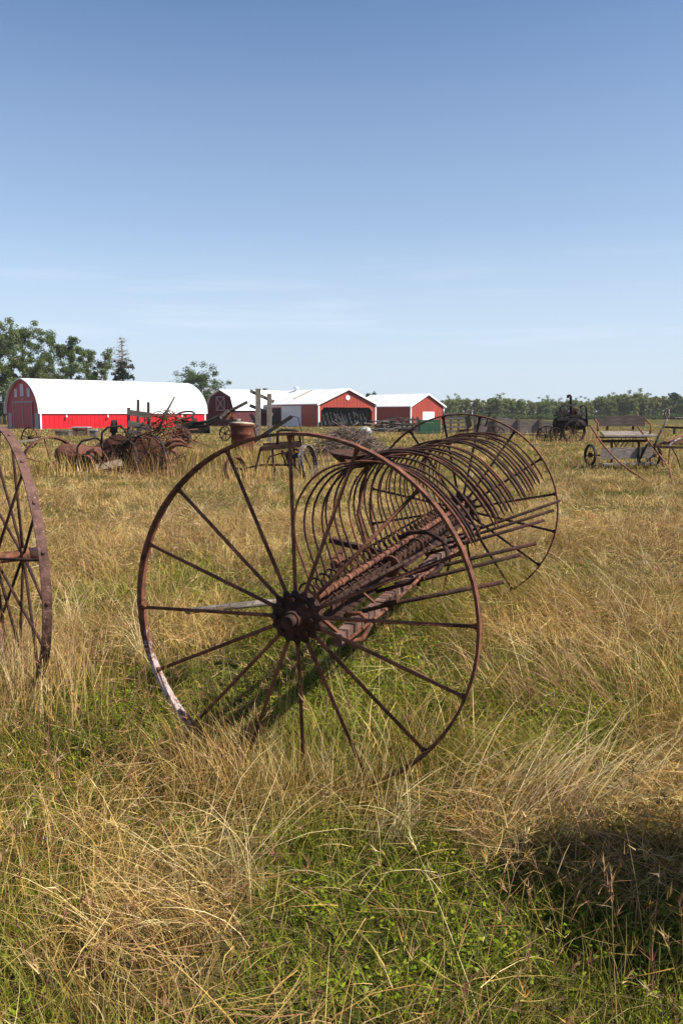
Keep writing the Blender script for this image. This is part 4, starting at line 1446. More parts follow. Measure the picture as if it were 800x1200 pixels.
# ---- rusty tank
Y = 25.5
P = trace(Y, 0)
gp_ = to(284, Y)
tk = thing('rusty_tank', gp_, 'wide rusty orange steel drum with a dented pale lid standing in the grass', 'drum')
cx = P(284, 500)
k = Y / F
zb, zt = gp_[2] - .02, W(284, 497, Y)[2]
m = MB()
prof_ = [(.001, zb), (0.3168, zb), (0.3300, zb + (zt - zb) * .35), (0.3432, zb + (zt - zb) * .36), (0.3388, zb + (zt - zb) * .4), (0.3608, zb + (zt - zb) * .72), (0.3740, zb + (zt - zb) * .73), (0.3652, zb + (zt - zb) * .77), (0.3696, zt - .06), (0.3916, zt - .05), (0.3872, zt), (.001, zt)]
m.revolve((cx[0], cx[1], 0), (0, 0, 1), prof_, 32)
m.build('drum_shell', 'barrel', tk)
MB().revolve((cx[0], cx[1], zt + .003), (.05, .02, 1), [(.001, 0), (.39, 0), (.40, .025), (.27, .06), (.001, .075)], 28).build('lid', 'straw_wood', tk)
MB().tube([(cx[0] - .12, cx[1] - .1, zt + .07), (cx[0] - .12, cx[1] - .1, zt + .16), (cx[0] - .12, cx[1] - .1, zt + .17)], [.11, .10, .03], 12).build('filler_cap', 'pale_metal', tk)
rimmed_wheel(tk, W(264, 508, Y - .3), (-.5, -.85, 0), .22, .05, .02, 6, .04, .012, 'rust_dark')

# ---- grey posts with broken rails
Y = 31.
P = trace(Y, 0)
t = thing('broken_fence', to(308, Y), 'pair of tall grey fence posts with broken slanting rails', 'fence')
for px, top, bot, ww in ((302.5, 455.5, 516, .19), (315.5, 461.5, 517, .17)):
    MB().bar(P(px, bot), P(px, top), ww, ww * .8, (0, 1, 0)).build('post', 'post_wood', t)
for a_, b_ in (((293, 458), (321, 471)), ((292.5, 475), (320, 486)), ((293.5, 485), (303, 501))):
    MB().bar(P(*a_, .13), P(*b_, .13), .04, .13).build('rail', 'wagon_wood', t)

# ---- wheeled plough / cultivator just beyond the near rake wheel
Y = 19.
P = trace(Y, 0)
t = thing('wheeled_plough', to(325, Y), 'rusty walking plough with a raised lever beam, arched frame and flaking crescent wheels', 'plough')
MB().bar(P(298, 517, -.1), P(342, 488, -.1), .06, .085).build('lever_beam', 'black_iron', t)
MB().tube([P(342, 488, -.1), P(349, 489, -.1), P(354, 508, .0), P(356, 525, .1)], .012, 6).build('trip_wire', 'black_iron', t)
MB().bar(P(306, 526), P(354, 521), .10, .11).bar(P(308, 521, .3), P(352, 518, .3), .05, .06).build('frame_bar', 'rust_dark', t)
MB().tube([P(325, 522, .1), P(325.5, 506, .1), P(329, 504, .1), P(346, 504, .1), P(351, 508, .1), P(352, 521, .1)], .03, 8).build('arch_handle', 'black_iron', t)
MB().tube([P(300, 512, .2), P(298, 502, .3), P(303, 498, .3)], .02, 7).build('hook', 'rust_dark', t)
for pts in ([(306, 524), (303, 535), (299, 552)], [(319, 524), (320, 540), (322, 553)], [(344, 504), (344, 524), (346, 548)], [(346, 526), (356, 532), (364, 550)], [(330, 528), (338, 538), (350, 552)]):
    MB().bar(P(*pts[0]), P(*pts[1]), .05, .06, (0, 1, 0)).bar(P(*pts[1]), P(*pts[2]), .05, .05, (0, 1, 0)).build('shank', 'rust_dark', t)
MB().tube([P(344, 505, .1), P(344, 511, .1)], .05, 9).tube([P(337, 535), P(352, 533)], .07, 9).build('bearing', 'black_iron', t)
MB().prism([P(333, 530, .2), P(342, 527, .2), P(347, 545, .2), P(338, 548, .2)], [P(333, 530, .26), P(342, 527, .26), P(347, 545, .26), P(338, 548, .26)]).build('blade', 'pale_metal', t)
c = P(354, 548, -.1)
c = P(361, 543, -.1)
m = MB().ring(c, (.93, -.36, .12), .44, .12, .022, 40, 0, 2 * PI)
m.build('wheel', 'pale_metal', t)
c = P(276, 551, -.1)
w2 = MB().ring(c, (.75, -.65, .15), .32, .11, .025, 36).build('wheel', 'rust_red', t)
MB().disc(c, (.75, -.65, .15), .06, .2, 12).build('hub', 'rust_dark', w2)
MB().tube([c, P(306, 545, .1), P(345, 545, .1)], .025, 7).build('axle', 'rust_dark', t)
MB().tube([P(310, 552, .1), P(316, 535, .1), P(330, 531, .1), P(336, 546, .1)], .02, 7).build('spring_tine', 'rust_dark', t)

# ---- brush pile, wrapped bale
Y = 30.
P = trace(Y, 0)
m = MB()
pc = to(408, Y)
sticks(m, pc, 900, 1.5, 1.3, 1.0, 1.0, .014, .45, 9)
sticks(m, pc + V(.1, 0, .1), 90, 1.1, 1.0, .95, .6, .012, .8, 10)
o = m.build('brush_pile', 'deadwood', origin=pc)
tag(o, 'brown heap of cut dead branches in front of the open shed', 'brush pile')
pc = W(427, 506, 52.)
me_m = MB()
vs, fs = [], []
for i in range(9):
    for k in range(18):
        la, lo = -PI / 2 + PI * i / 8, 2 * PI * k / 18
        r = .42 * (1 + .10 * math.sin(3 * lo + i))
        vs.append(pc + V(r * math.cos(la) * math.cos(lo) * 1.15, r * math.cos(la) * math.sin(lo), .34 * math.sin(la)))
for i in range(8):
    for k in range(18):
        fs.append((i * 18 + k, i * 18 + (k + 1) % 18, (i + 1) * 18 + (k + 1) % 18, (i + 1) * 18 + k))
me_m.add(vs, fs, True)
o = me_m.build('boulder', 'stone', origin=pc)
tag(o, 'pale rounded boulder in the grass just beyond the brush pile', 'boulder')

# ---- scrap timber heap and cattle panels before the plain shed
Y = 78.
P = trace(Y, 0)
m = MB()
pc = to(458, Y)
sticks(m, pc, 60, 2.2, 1.2, 1.1, 3.2, .09, .15, 21)
o = m.build('timber_heap', 'wood_dark', origin=pc)
tag(o, 'low heap of grey scrap timber between the two red sheds', 'timber pile')


def panel(name, label, px0, px1, y, top, nrail, npost, mat, cat, matp=None, solid=None):
    a_, b_ = to(px0, y), to(px1, y)
    t = thing(name, (a_ + b_) / 2, label, cat)
    for k in range(npost):
        q = a_ + (b_ - a_) * k / (npost - 1)
        MB().bar(q + V(0, 0, -.1), q + V(0, 0, top + .1), .14, .14, (0, 1, 0)).build('post', matp or mat, t)
    for k in range(nrail):
        z = top * (k + .6) / nrail
        MB().bar(a_ + V(.07, -.1, z), b_ + V(-.07, -.1, z), .04, solid or .16).build('rail', mat, t)
    return t


panel('board_fence', 'dark board fence panel left of the green gate', 471, 489, 66, 1.35, 4, 4, 'wood_dark', 'fence')
panel('green_gate', 'green solid gate panel between grey fence panels', 491, 515, 66, 1.15, 5, 2, 'green_paint', 'gate', solid=.225)
panel('rail_fence', 'pale grey rail fence panel right of the green gate', 519, 546, 66, 1.75, 5, 4, 'wood_x', 'fence')

# ---- crates before the arched barn
Y = 58.
P = trace(Y, 0)


def crate(name, label, px0, px1, top, y, mat, lid):
    z = ghs((px0 + px1 - 800) / 2 / F * y, y)
    a_, b_ = W(px0, top, y), W(px1, top, y)
    t = thing(name, ((a_[0] + b_[0]) / 2, y, z), label, 'crate')
    dp = (b_[0] - a_[0]) * .8
    for x in (a_[0], b_[0]):
        for yy in (0, dp):
            MB().bx(x - .05, x + .05, y + yy - .05, y + yy + .05, z - .05, a_[2] - .03).build('corner_post', mat, t)
    n_ = 5
    for k in range(n_):
        z0 = z + (a_[2] - .04 - z) * k / n_
        z1 = z + (a_[2] - .04 - z) * (k + .86) / n_
        MB().bx(a_[0] + .053, b_[0] - .053, y - .03, y + .02, z0, z1).build('board', mat, t)
        MB().bx(a_[0] - .02, a_[0] + .03, y + .053, y + dp - .053, z0, z1).build('board', mat, t)
        MB().bx(b_[0] - .03, b_[0] + .02, y + .053, y + dp - .053, z0, z1).build('board', mat, t)
    MB().bx(a_[0] - .08, b_[0] + .08, y - .1, y + dp + .08, a_[2] - .028, a_[2] + .05).build('lid', lid, t)
    return t


crate('wooden_crate', 'dark brown crate with a pale lid before the arched barn wall', 86, 102, 501, Y, 'wood_red', 'pale_panel')
crate('wooden_crate', 'low grey crate left of the dark brown crate', 66, 80, 505, 57, 'wood_x', 'wood_x')
crate('wooden_crate', 'low grey crate right of the dark brown crate', 106, 112, 504, 57, 'wood_x', 'pale_panel')
crate('slatted_box', 'weathered grey slatted box behind the riveted wheel at the left edge', -60, -24, 527, 13.5, 'wood_x', 'wood_x')
MB_ = MB()

# ---- grey plank wagon box
Y = 44.
P = trace(Y, 0)
t = thing('wagon_box', to(600, Y), 'long grey weathered plank wagon box standing before the treeline', 'wagon')
tops = [(556, 489.5), (580, 488), (607, 492.5), (632, 492.5), (657, 495)]
for k in range(4):
    (x0, y0), (x1, y1) = tops[k], tops[k + 1]
    n_ = 4
    m = MB()
    for q in range(n_):
        f0, f1 = q / n_, (q + .9) / n_
        zb_ = 508
        m.prism([P(x0 + .6, y0 + (zb_ - y0) * f0), P(x1 - .6, y1 + (zb_ - y1) * f0), P(x1 - .6, y1 + (zb_ - y1) * f1), P(x0 + .6, y0 + (zb_ - y0) * f1)],
                [P(x0 + .6, y0 + (zb_ - y0) * f0, .06), P(x1 - .6, y1 + (zb_ - y1) * f0, .06), P(x1 - .6, y1 + (zb_ - y1) * f1, .06), P(x0 + .6, y0 + (zb_ - y0) * f1, .06)])
    m.build('side_boards', 'wagon_wood', t)
    m = MB()
    m.bar(P(x0 + 1, y0 + 2, 1.5), P(x1 - 1, y1 + 2, 1.5), .05, .05).bar(P(x0 + .5, 501, 1.5), P(x1 - .5, 501, 1.5), .05, .6)
    m.build('far_boards', 'wood_dark', t)
for x0, y0 in tops:
    MB().bar(P(x0, 513, -.06), P(x0, y0 - 1, -.06), .14, .10, (0, 1, 0)).build('upright', 'wood_dark', t)
MB().bar(P(556, 508.5, .7), P(657, 510, .7), 1.4, .08).build('bed', 'wood_dark', t)
MB().tube([P(568, 500, -.2), P(573, 486, -.2), P(576, 483.5, -.2)], .04, 7).bar(P(572, 484, -.2), P(575, 484, -.2), .08, .12).build('brake_lever', 'black_iron', t)
MB().bar(P(556, 504, -.2), P(566, 490, -.2), .06, .08).build('brace', 'wood_dark', t)
rimmed_wheel(t, P(580, 511, -.25), (0, -1, 0), .55, .1, .05, 10, .1, .025, 'rust_dark')
rimmed_wheel(t, P(640, 511, -.25), (0, -1, 0), .55, .1, .05, 10, .1, .025, 'rust_dark')

# ---- small dark seeder left of the wagon
P = trace(40., 0)
t = thing('small_seeder', to(549, 40.), 'black tilted seed hopper on a rusty frame behind the far rake wheel', 'farm implement')
MB().prism([P(544, 489), P(550, 486), P(553, 499), P(547, 504)], [P(544, 489, .5), P(550, 486, .5), P(553, 499, .5), P(547, 504, .5)]).build('hopper', 'black_iron', t)
MB().bar(P(538, 505, .2), P(556, 503, .2), .07, .1).bar(P(548, 500, .2), P(548, 513, .2), .07, .07, (0, 1, 0)).build('frame_bar', 'rust_red', t)
rimmed_wheel(t, P(541, 511, -.2), (-.3, -.95, 0), .33, .06, .02, 8, .06, .014, 'rust_dark')

# ---- old steam engine
Y = 43.
P = trace(Y, 0)
t = thing('steam_tractor', to(670, Y), 'dark old steam tractor with a tall hooked pipe and big iron wheel', 'tractor')
rimmed_wheel(t, P(672, 506, -.3), (.1, -.99, 0), .60, .22, .05, 12, .12, .022, 'black_iron', 'rust_dark')
rimmed_wheel(t, P(672, 506, 1.5), (.1, -.99, 0), .60, .22, .05, 12, .12, .022, 'black_iron', 'rust_dark')
MB().tube([P(648, 497, .4), P(650, 497, .4), P(684, 496, .4), P(686, 496, .4)], [.2, .34, .34, .2], 16).build('boiler', 'black_iron', t)
m = MB()
m.bar(P(650, 487, .3), P(678, 487, .3), .5, .12).bar(P(652, 491, .1), P(676, 491, .1), .4, .16).bar(P(652, 484, .2), P(666, 484, .2), .3, .14)
m.build('engine_deck', 'black_iron', t)
for px, a_, b_, r in ((655, 492, 482, .09), (661, 490, 481, .07), (675, 490, 480, .12), (680, 496, 486, .08)):
    MB().tube([P(px, a_, .2), P(px, b_, .2), P(px, b_ - .4, .2)], [r, r, r * .4], 9).build('cylinder', 'rust_dark', t)
MB().tube([P(669, 490, .2), P(668.5, 472, .2), P(668.2, 465, .2), P(667, 463.2, .2), P(665, 463.6, .2), P(664.8, 466.5, .2)], [.09, .075, .07, .065, .065, .07], 9).build('exhaust_pipe', 'black_iron', t)
MB().tube([P(656, 484, .1), P(656, 478, .1), P(659, 475.5, .1), P(669, 475, .1)], .045, 8).build('steam_pipe', 'black_iron', t)
MB().tube([P(679, 478, .1), P(681, 475.5, .1), P(685, 475.5, .1), P(686.5, 478, .1), P(687.5, 500, .1)], [.045, .045, .05, .06, .06], 8).build('stand_pipe', 'black_iron', t)
MB().tube([P(671, 487, -.1), P(672, 478, -.1), P(676, 479, -.1)], .06, 8).build('governor', 'rust_red', t)
MB().bar(P(683, 499, -.2), P(690, 499, -.2), .6, .06).build('step', 'black_iron', t)
rimmed_wheel(t, P(651, 509, -.2), (.1, -.99, 0), .36, .14, .04, 8, .08, .02, 'black_iron', 'rust_dark')

# ---- bench cart
Y = 22.5
P = trace(Y, 0)
t = thing('bench_cart', to(728, Y), 'old horse cart with a grey plank bench, footboard and bent red shafts', 'cart')
MB().prism([P(698.5, 488), P(755.5, 486.5), P(755, 499.5), P(699, 499.5)], [P(698.5, 488, .05), P(755.5, 486.5, .05), P(755, 499.5, .05), P(699, 499.5, .05)]).build('backrest', 'wood_dark', t)
sz = P(700, 511.5)[2]
xa, xb = P(700, 511)[0], P(757, 511)[0]
MB().prism([(xa, Y - .55, sz + .045), (xb + .08, Y - .55, sz + .045), (xb - .03, Y + .05, sz + .15), (xa + .08, Y + .05, sz + .15)], [(xa, Y - .55, sz), (xb + .08, Y - .55, sz), (xb - .03, Y + .05, sz + .1), (xa + .08, Y + .05, sz + .1)]).build('seat', 'post_wood', t)
for px in (711, 741):
    MB().bar(P(px, 504, .04), P(px, 497, .09), .05, .05, (0, 1, 0)).build('back_stay', 'rust_dark', t)
MB().bar(P(704, 517, -.3), P(757, 516.5, -.3), .10, .07).bar(P(698, 512.5, -.3), P(757, 512.5, -.3), .05, .04).build('frame_bar', 'rust_dark', t)
for a_, b_ in (((716, 514), (722, 524)), ((733, 514), (726, 524)), ((720, 524), (728, 514)), ((741, 513), (741, 524)), ((744, 513), (749, 524)), ((731, 524), (738, 514))):
    MB().tube([P(*a_, -.25), P(*b_, -.25)], .014, 6).build('truss_rod', 'red_pole', t)
MB().prism([P(704, 525, -.55), P(764, 523.5, -.55), P(765, 537, -.55), P(702, 538.5, -.55)], [P(704, 525, -.50), P(764, 523.5, -.50), P(765, 537, -.50), P(702, 538.5, -.50)]).build('footboard', 'post_wood', t)
MB().bar(P(705, 544, -.6), P(766, 542.5, -.6), .35, .05).build('step_plank', 'post_wood', t)
for px in (716, 748, 761):
    MB().bar(P(px, 546, -.5), P(px, 516, -.4), .05, .05, (0, 1, 0)).build('upright', 'rust_dark', t)
MB().tube([P(749, 524, -.58), P(747.5, 540, -.58), P(754, 546, -.58)], .045, 7).tube([P(749, 538, -.58), P(757, 522, -.58), P(762, 518, -.5)], .03, 7).build('spring', 'black_iron', t)
rimmed_wheel(t, P(691, 533, -.3), (.95, .22, 0), .29, .06, .05, 10, .06, .008, 'rubber', 'rust_dark')
rimmed_wheel(t, P(765, 533, -.2), (.95, .3, 0), .30, .06, .045, 10, .06, .008, 'rubber', 'rust_dark')
MB().tube([P(692, 533.5, -.2), P(765, 533, -.2)], .02, 8).build('axle', 'rust_dark', t)
MB().tube([P(692, 500, -.5), P(699, 511, -.6), P(705, 520, -.7), P(718, 535, -1.2), P(727, 543.5, -1.9), P(740, 553, -3.2), P(760, 566, -5.2)], .024, 8).build('shaft', 'red_pole', t)
MB().tube([P(746, 499, -.3), P(756, 513, -.5), P(768, 528, -.8), P(783, 547, -2.2), P(785.5, 556, -3.4), P(788, 568, -5.2)], .024, 8).build('shaft', 'red_pole', t)
MB().tube([P(696, 491.5, -.1), P(700, 496, -.2), P(700, 505, -.3)], .025, 8).build('arm_rail', 'red_pole', t)
MB().tube([P(755, 491, -.1), P(762, 497.5, -.2), P(762, 502, -.3), P(761, 508, -.3)], .025, 8).build('arm_rail', 'red_pole', t)
MB().disc(P(761, 509.5, -.35), (0, 0, 1), .05, .06, 10).build('socket', 'pale_metal', t)

# ---- scaly armed frame at the right edge
Y = 21.5
P = trace(Y, 0)
t = thing('mower_frame', to(790, Y), 'rusty slatted frame with a white flaking arm ending in a loop, at right edge', 'farm implement')
MB().tube([P(766, 522.5), P(771, 511), P(777, 500), P(781, 491)], [.035, .03, .03, .028], 8).build('arm', 'pale_metal', t)
MB().tube([P(779.5, 489.5), P(778, 486), P(779, 481), P(781, 478.5), P(782.7, 480), P(782.6, 487), P(781.5, 490)], .026, 7, closed=True).build('loop', 'pale_metal', t)
MB().tube([P(782, 489.5), P(800, 490), P(850, 491)], .02, 7).build('top_bar', 'pale_metal', t)
MB().bar(P(778, 500.5, .1), P(850, 504, .1), .05, .05).build('cross_bar', 'rust_dark', t)
MB().prism([P(788, 502), P(791, 502), P(790.5, 509), P(787.5, 509)], [P(788, 502, .12), P(791, 502, .12), P(790.5, 509, .12), P(787.5, 509, .12)]).build('counterweight', 'black_iron', t)
MB().tube([P(766, 523), P(782, 517, .3), P(800, 511, .8), P(850, 496, 2)], .03, 7).build('frame_bar', 'rust_red', t)
MB().bar(P(766, 523.5, -.1), P(850, 526, -.1), .06, .06).build('frame_bar', 'rust_dark', t)
for k in range(3):
    MB().bar(P(775 + 6 * k, 520 - 1.6 * k, .2 + .2 * k), P(850, 521 - 4 * k, .3 + .3 * k), .05, .035).build('slat', 'rust_red', t)
MB().tube([P(782, 523.5, -.15), P(788, 518, .2), P(796, 513, .6)], .025, 7).build('stay', 'pale_metal', t)
for pts in ([(771, 523), (774, 534), (776, 546)], [(784, 524), (783, 536), (782, 548)], [(786, 524), (792, 534), (796, 546)], [(840, 526), (841, 538), (842, 549)]):
    MB().tube([P(*q) for q in pts], .016, 6).build('leg', 'rust_dark', t)

# ================================================================== trees
LEAFC = [(.035, .062, .016), (.05, .08, .022), (.065, .095, .028), (.045, .07, .02)]


def leaf_cards(P, size, cols, R, aspect=1.0, out=None):
    n = len(P)
    a = R.normal(0, 1, (n, 3))
    a /= np.linalg.norm(a, axis=1)[:, None]
    nn = R.normal(0, 1, (n, 3)) * .55 + V(0, 0, .35)
    if out is not None:
        nn = nn + out * .9
    a = np.cross(nn, a)
    a /= np.linalg.norm(a, axis=1)[:, None] + 1e-9
    b = np.cross(a, nn)
    b /= np.linalg.norm(b, axis=1)[:, None] + 1e-9
    s = size * R.uniform(.6, 1.3, (n, 1))
    v = np.stack([P - a * s * aspect, P - b * s * .55, P + a * s * aspect, P + b * s * .55], 1)
    c = np.ones((n, 4, 4), np.float32)
    c[:, :, :3] = cols[:, None, :]
    q = np.arange(4 * n).reshape(n, 4)
    return v.reshape(-1, 3), c.reshape(-1, 4), q


def make_tree(seed, h, spread, nlimb, leaves, lsize, cols, low=.25, shape='round', lean=0.0, cl_r=.9):
    """returns (trunk MB, crown parts) with the root at the origin"""
    R = np.random.default_rng(seed)
    tm = MB()
    tr = h * .018 + .05
    top = V(lean * h, R.normal(0, .03) * h, h * .93)
    tp = [V(0, 0, -.3), V(lean * h * .2, 0, h * .3), V(lean * h * .6, R.normal(0, .02) * h, h * .65), top]
    tm.tube(tp, [tr * 1.25, tr, tr * .6, tr * .15], 8)
    centres = []
    for k in range(nlimb):
        f = low + (1 - low) * (k + R.random()) / nlimb
        f = min(f, .97)
        base = V(*[np.interp(f * .93 * h, [p[2] for p in tp], [p[i] for p in tp]) for i in range(3)])
        az = k * 2.4 + R.normal(0, .4)
        if shape == 'cone':
            L = spread * (1.02 - f) * R.uniform(.8, 1.1) + .15
            el = R.normal(-.1, .1)
        else:
            L = spread * math.sin(PI * min(1, .18 + .82 * (1 - (f - low) / (1 - low)) ** .8)) ** .6 * R.uniform(.55, 1.1) if f > low + .1 else spread * R.uniform(.5, .95)
            el = R.normal(.35 + .6 * f, .18)
        d = V(math.cos(az) * math.cos(el), math.sin(az) * math.cos(el), math.sin(el))
        mid = base + d * L * .5 + V(0, 0, L * .06)
        end = base + d * L
        tm.tube([base, mid, end], [tr * .42 * (1.1 - f * .6), tr * .24, tr * .06], 5, cap=False)
        centres += [(end, .8), (mid + V(R.normal(0, .3, 3)) * .4, .7)]
        for j in range(3 if shape != 'cone' else 1):
            e2 = mid + V(R.normal(0, 1, 3)) * L * .30 + d * L * R.uniform(.0, .45)
            tm.tube([mid, e2], [tr * .14, tr * .04], 4, cap=False)
            centres.append((e2, .65))
    centres.append((top + V(0, 0, h * .02), .6))
    n_c = len(centres)
    per = max(4, leaves // n_c)
    Pp, Cc, Oo = [], [], []
    base_c = np.array(cols)
    for c, r in centres:
        rr = cl_r * r * R.uniform(.7, 1.25)
        q = R.normal(0, 1, (per, 3))
        q /= np.linalg.norm(q, axis=1)[:, None]
        q *= (R.random((per, 1)) ** .45) * rr * V(1, 1, .72)
        Oo.append(q / (np.linalg.norm(q, axis=1)[:, None] + 1e-9))
        Pp.append(c + q)
        tint = base_c[R.integers(0, len(base_c))] * R.uniform(.85, 1.2)
        Cc.append(np.clip(tint[None] * (1 + R.normal(0, .16, (per, 1))), .004, 1))
    return tm, leaf_cards(np.concatenate(Pp), lsize, np.concatenate(Cc), R, 1.0 if shape != 'cone' else 1.3, np.concatenate(Oo))


def place_tree(name, label, x, y, tm, crown, mat='leaf', cat='tree', group=None, trunk_mat='bark'):
    z = ghs(x, y)
    t = thing(name, (x, y, z), label, cat, group)
    tm.v = [(p[0] + x, p[1] + y, p[2] + z) for p in tm.v]
    tm.build('trunk', trunk_mat, t)
    v, c, q = crown
    o = mesh_from('crown', [(v, c, q)], M[mat], kind=None)
    o.parent = t
    return t


def tx(px, y):
    return (px - 400) / F * y


YT = 150.
DK = [(.09, .13, .035), (.11, .15, .04), (.135, .17, .05), (.08, .11, .03)]
LG = [(.10, .12, .03), (.125, .14, .036), (.085, .105, .026)]
k_ = YT / F
# (px, top py, spread m, limbs, leaves, seed, label, colours, low, y)
for px, top, sp, nl, lv, sd_, lab, cols, low, y in (
        (2, 389, 6.0, 17, 5200, 1, 'broad airy deciduous tree with sky showing between its limbs, far left', DK, .35, 150.),
        (33, 389, 4.2, 15, 4200, 2, 'tall deciduous tree above the left end of the arched barn', DK, .25, 153.),
        (68, 404, 4.2, 16, 4200, 3, 'round dark tree behind the white roof, left of the middle one', DK, .2, 156.),
        (88, 405, 3.6, 14, 3600, 5, 'middle dark tree of the row behind the arched roof', DK, .2, 158.),
        (107, 410, 3.2, 13, 3200, 6, 'shorter dark tree left of the thin ragged one', DK, .2, 160.),
        (127, 412, 2.6, 12, 1500, 7, 'thin ragged tree between the dark row and the spruce', DK, .15, 160.),
        (45, 434, 3.6, 14, 3400, 8, 'yellow green bushy tree behind the arched barn gable', LG, .08, 140.),
        (8, 432, 3.6, 14, 3400, 12, 'low yellow green tree beside the gable of the arched barn', LG, .05, 138.),
        (237, 445, 5.0, 26, 4600, 9, 'lone round tree behind the gambrel barn', [(.075, .11, .032), (.09, .125, .038), (.06, .09, .026)], .12, 170.)):
    hgt = (485 - top) * y / F + EYE + .35
    tm, cr_ = make_tree(sd_, hgt, sp, nl, int(lv * 2.6), .17, cols, low, cl_r=1.5 if sp > 4 else 1.3)
    x = tx(px, y)
    v, c, q = cr_
    place_tree('deciduous_tree', lab, x, y, tm, (v, c, q))
# spruce with a dead top
y = 152.
hgt = (485 - 394) * y / F + EYE + .35
tm, cr_ = make_tree(21, hgt, 3.6, 46, 3200, .26, [(.018, .032, .014), (.026, .042, .018)], .12, 'cone', cl_r=.75)
keep = cr_[0].reshape(-1, 4, 3)[:, 0, 2] < hgt * .70
kk = np.repeat(keep, 4)
v, c = cr_[0][kk], cr_[1][kk]
sp_ = place_tree('spruce_tree', 'dark spruce with a bare grey dead top behind the arched barn', tx(147, y), y, tm, (v, c, np.arange(len(v)).reshape(-1, 4)))
R0 = random.Random(4)
m = MB()
o_ = V(tx(147, y), y, ghs(tx(147, y), y))
for k in range(80):
    f = R0.uniform(.60, 1.0)
    az = R0.uniform(0, 6.3)
    Lb = 2.4 * (1.05 - f) / .45 * R0.uniform(.6, 1.1) + .3
    b0 = o_ + V(0, 0, f * hgt * .95)
    d = V(math.cos(az), math.sin(az), R0.uniform(-.1, .35))
    m.tube([b0, b0 + d * Lb * .5, b0 + d * Lb + V(0, 0, .15)], [.05, .04, .015], 4, cap=False)
    for j in range(3):
        e = b0 + d * Lb * R0.uniform(.4, .9)
        m.tube([e, e + V(R0.gauss(0, .4), R0.gauss(0, .4), R0.uniform(-.3, .3))], [.025, .01], 3, cap=False)
m.tube([o_ + V(0, 0, hgt * .55), o_ + V(0, 0, hgt * 1.0)], [.12, .02], 6)
m.build('dead_top', 'dead_grey', sp_) if 'dead_grey' in M else None
# two small conifers over the plain shed roof
for px, top, lab, sd_ in ((431, 461, 'blunt green conifer over the roof of the plain shed', 31), (438, 459, 'pointed conifer over the roof of the plain shed', 32)):
    y = 190.
    hgt = (485 - top) * y / F + EYE + .35
    tm, cr_ = make_tree(sd_, hgt, 1.6, 30, 1300, .26, [(.03, .055, .02), (.045, .075, .028)], .05, 'cone', cl_r=.7)
    place_tree('conifer_tree', lab, tx(px, y), y, tm, cr_)

# far treeline: a few kinds, each tree its own object
protos = []
for k in range(6):
    cols = [[(.17, .195, .06), (.185, .21, .065)], [(.14, .17, .05), (.16, .19, .056)], [(.205, .21, .07), (.225, .22, .075)]][k % 3]
    hgt = [9.0, 8.2, 9.6, 8.6, 7.8, 9.2][k]
    tm, cr_ = make_tree(50 + k, hgt, [2.3, 2.8, 1.9, 2.6, 3.0, 2.0][k], 15, 3400, .26, cols, [.03, .06, .1, .03, .04, .08][k], cl_r=[1.2, 1.3, 1.0, 1.2, 1.4, 1.05][k])
    if k == 0:
        pass
    protos.append((hgt, tm, cr_))
made = {}
R0 = random.Random(12)
GRP = 'trees of the far treeline'


def far_tree(k, x, y, s, label, group):
    z = ghs(x, y)
    t = thing('woodland_tree', (x, y, z), label, 'tree', group)
    if k not in made:
        hgt, tm, cr_ = protos[k]
        tr_ = tm.build('trunk', 'bark_pale', t, origin=(0, 0, 0))
        cro = mesh_from('crown', [cr_], M['leaf'], kind=None)
        made[k] = (tr_, cro)
        tr_.parent = t
        cro.parent = t
        tr_.location = (0, 0, 0)
    else:
        for src in made[k]:
            c_ = src.copy()
            COL.objects.link(c_)
            c_.parent = t
            c_.location = (0, 0, 0)
    t.scale = (s, s, s)
    t.rotation_euler = (0, 0, R0.uniform(0, 6.28))
    return t


x0, x1 = tx(505, 300.), tx(860, 300.)
n_ = 62
for row in range(2):
    for i in range(n_):
        px = 512 + (860 - 512) * (i + .5 * row + R0.uniform(-.25, .25)) / n_
        y = 300. + row * 8 + R0.uniform(-4, 4) + (620 - px) * .03
        env = float(np.interp(px, [512, 530, 560, 590, 620, 660, 690, 720, 745, 770, 800, 860], [468, 467.5, 468.5, 466.5, 470, 469.5, 469, 463.5, 463, 466, 466.5, 467]))
        k = R0.randrange(6)
        if row == 0:
            env += R0.choice([0, 1, 2, 4, 7])
        want = (485 - env + R0.uniform(-1.5, 1.5)) * y / F + EYE + .4
        far_tree(k, tx(px, y), y, .88 * want / protos[k][0], 'green birch or aspen tree in the far treeline across the field', GRP)
y = 292.
hgt = (485 - 464) * y / F + EYE + .4
tm, cr_ = make_tree(77, hgt, 2.6, 26, 2600, .32, [(.016, .034, .02), (.022, .042, .024)], .1, cl_r=1.2)
place_tree('pine_tree', 'dark green pine standing out of the far treeline at the right', tx(786, y), y, tm, cr_)
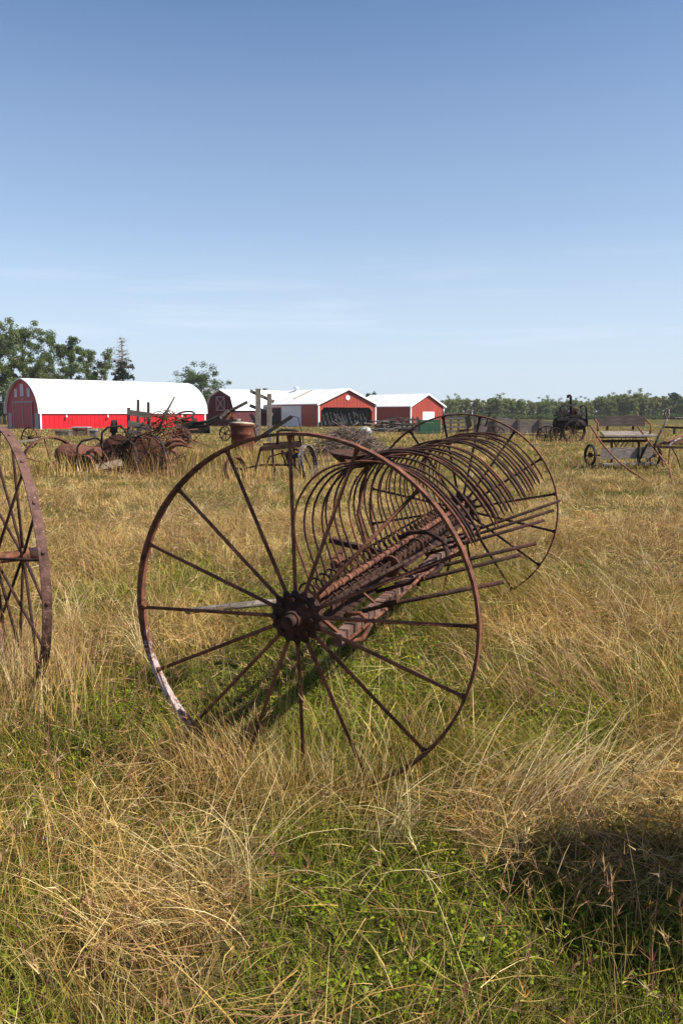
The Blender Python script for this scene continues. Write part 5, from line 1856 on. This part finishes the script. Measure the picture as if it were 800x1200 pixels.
# low pale green bushes along the foot of the treeline
R0 = random.Random(31)
bush = None
for i in range(30):
    px = 530 + (860 - 530) * (i + R0.uniform(-.3, .3)) / 30
    y = 262. + R0.uniform(-8, 8)
    x = tx(px, y)
    z = ghs(x, y)
    if bush is None:
        R = np.random.default_rng(3)
        q = R.normal(0, 1, (900, 3))
        q /= np.linalg.norm(q, axis=1)[:, None]
        cl = R.normal(0, 1, (14, 3)) * V(1.6, .9, .25) + V(0, 0, .75)
        Pq = cl[R.integers(0, 14, 900)] + q * (R.random((900, 1)) ** .5) * V(.9, .9, .75)
        Pq[:, 2] = np.maximum(Pq[:, 2], .02)
        cols = np.array([(.085, .11, .03), (.10, .125, .035), (.07, .095, .026)])[R.integers(0, 3, 900)] * (1 + R.normal(0, .12, (900, 1)))
        bush = mesh_from('field_bush', [leaf_cards(Pq, .26, cols, R)], M['leaf'], kind=None)
        o = bush
    else:
        o = bush.copy()
        COL.objects.link(o)
    o.location = (x, y, z)
    o.rotation_euler = (0, 0, R0.uniform(0, 6.3))
    s = R0.uniform(.6, 1.1)
    o.scale = (s * 1.25, s, s)
    tag(o, 'low pale green bush at the foot of the far treeline', 'bush', 'bushes before the far treeline')

# unseen bush added out of frame at right to shade the near grass
R = np.random.default_rng(8)
bx_, by_ = 1.68, 2.06
bz_ = ghs(bx_, by_)
nb_ = 26000
q = R.normal(0, 1, (nb_, 3))
q /= np.linalg.norm(q, axis=1)[:, None]
cl = R.normal(0, 1, (60, 3))
cl /= np.linalg.norm(cl, axis=1)[:, None]
cl = cl * (R.random((60, 1)) ** .5) * V(.32, .32, .44) + V(0, 0, .70)
Pq = cl[R.integers(0, 60, nb_)] + q * (R.random((nb_, 1)) ** .6) * V(.16, .16, .17)
Pq[:, 2] = np.maximum(Pq[:, 2], .05)
cols = np.array(DK)[R.integers(0, 4, nb_)] * (1 + R.normal(0, .12, (nb_, 1)))
bt = thing('shade_caster_bush', (bx_, by_, bz_), 'stand-in bush beyond the right edge, added unseen to shade the near grass', 'bush')
o = mesh_from('crown', [leaf_cards(Pq, .024, cols, R, 1.5)], M['leaf'], kind=None)
o.parent = bt
m = MB()
for k in range(9):
    a = k * .7
    m.tube([(bx_ + .03 * math.cos(a), by_ + .03 * math.sin(a), bz_ - .05), (bx_ + .12 * math.cos(a), by_ + .12 * math.sin(a), bz_ + .4), (bx_ + .26 * math.cos(a), by_ + .26 * math.sin(a), bz_ + .95)], [.016, .011, .004], 6)
m.build('trunk', 'bark', bt)


# ================================================================== the air
def build_haze():
    m, nt, out = new_mat('thin_summer_haze')
    v = N(nt, 'ShaderNodeVolumePrincipled')
    v.inputs['Color'].default_value = (1.0, .98, .93, 1)
    v.inputs['Density'].default_value = .0002
    v.inputs['Anisotropy'].default_value = .3
    nt.links.new(v.outputs[0], out.inputs['Volume'])
    m2 = MB().bx(-420, 420, -60, 420, -2.2, 26)
    o = m2.build('haze', m)
    o['kind'] = 'stuff'


build_haze()
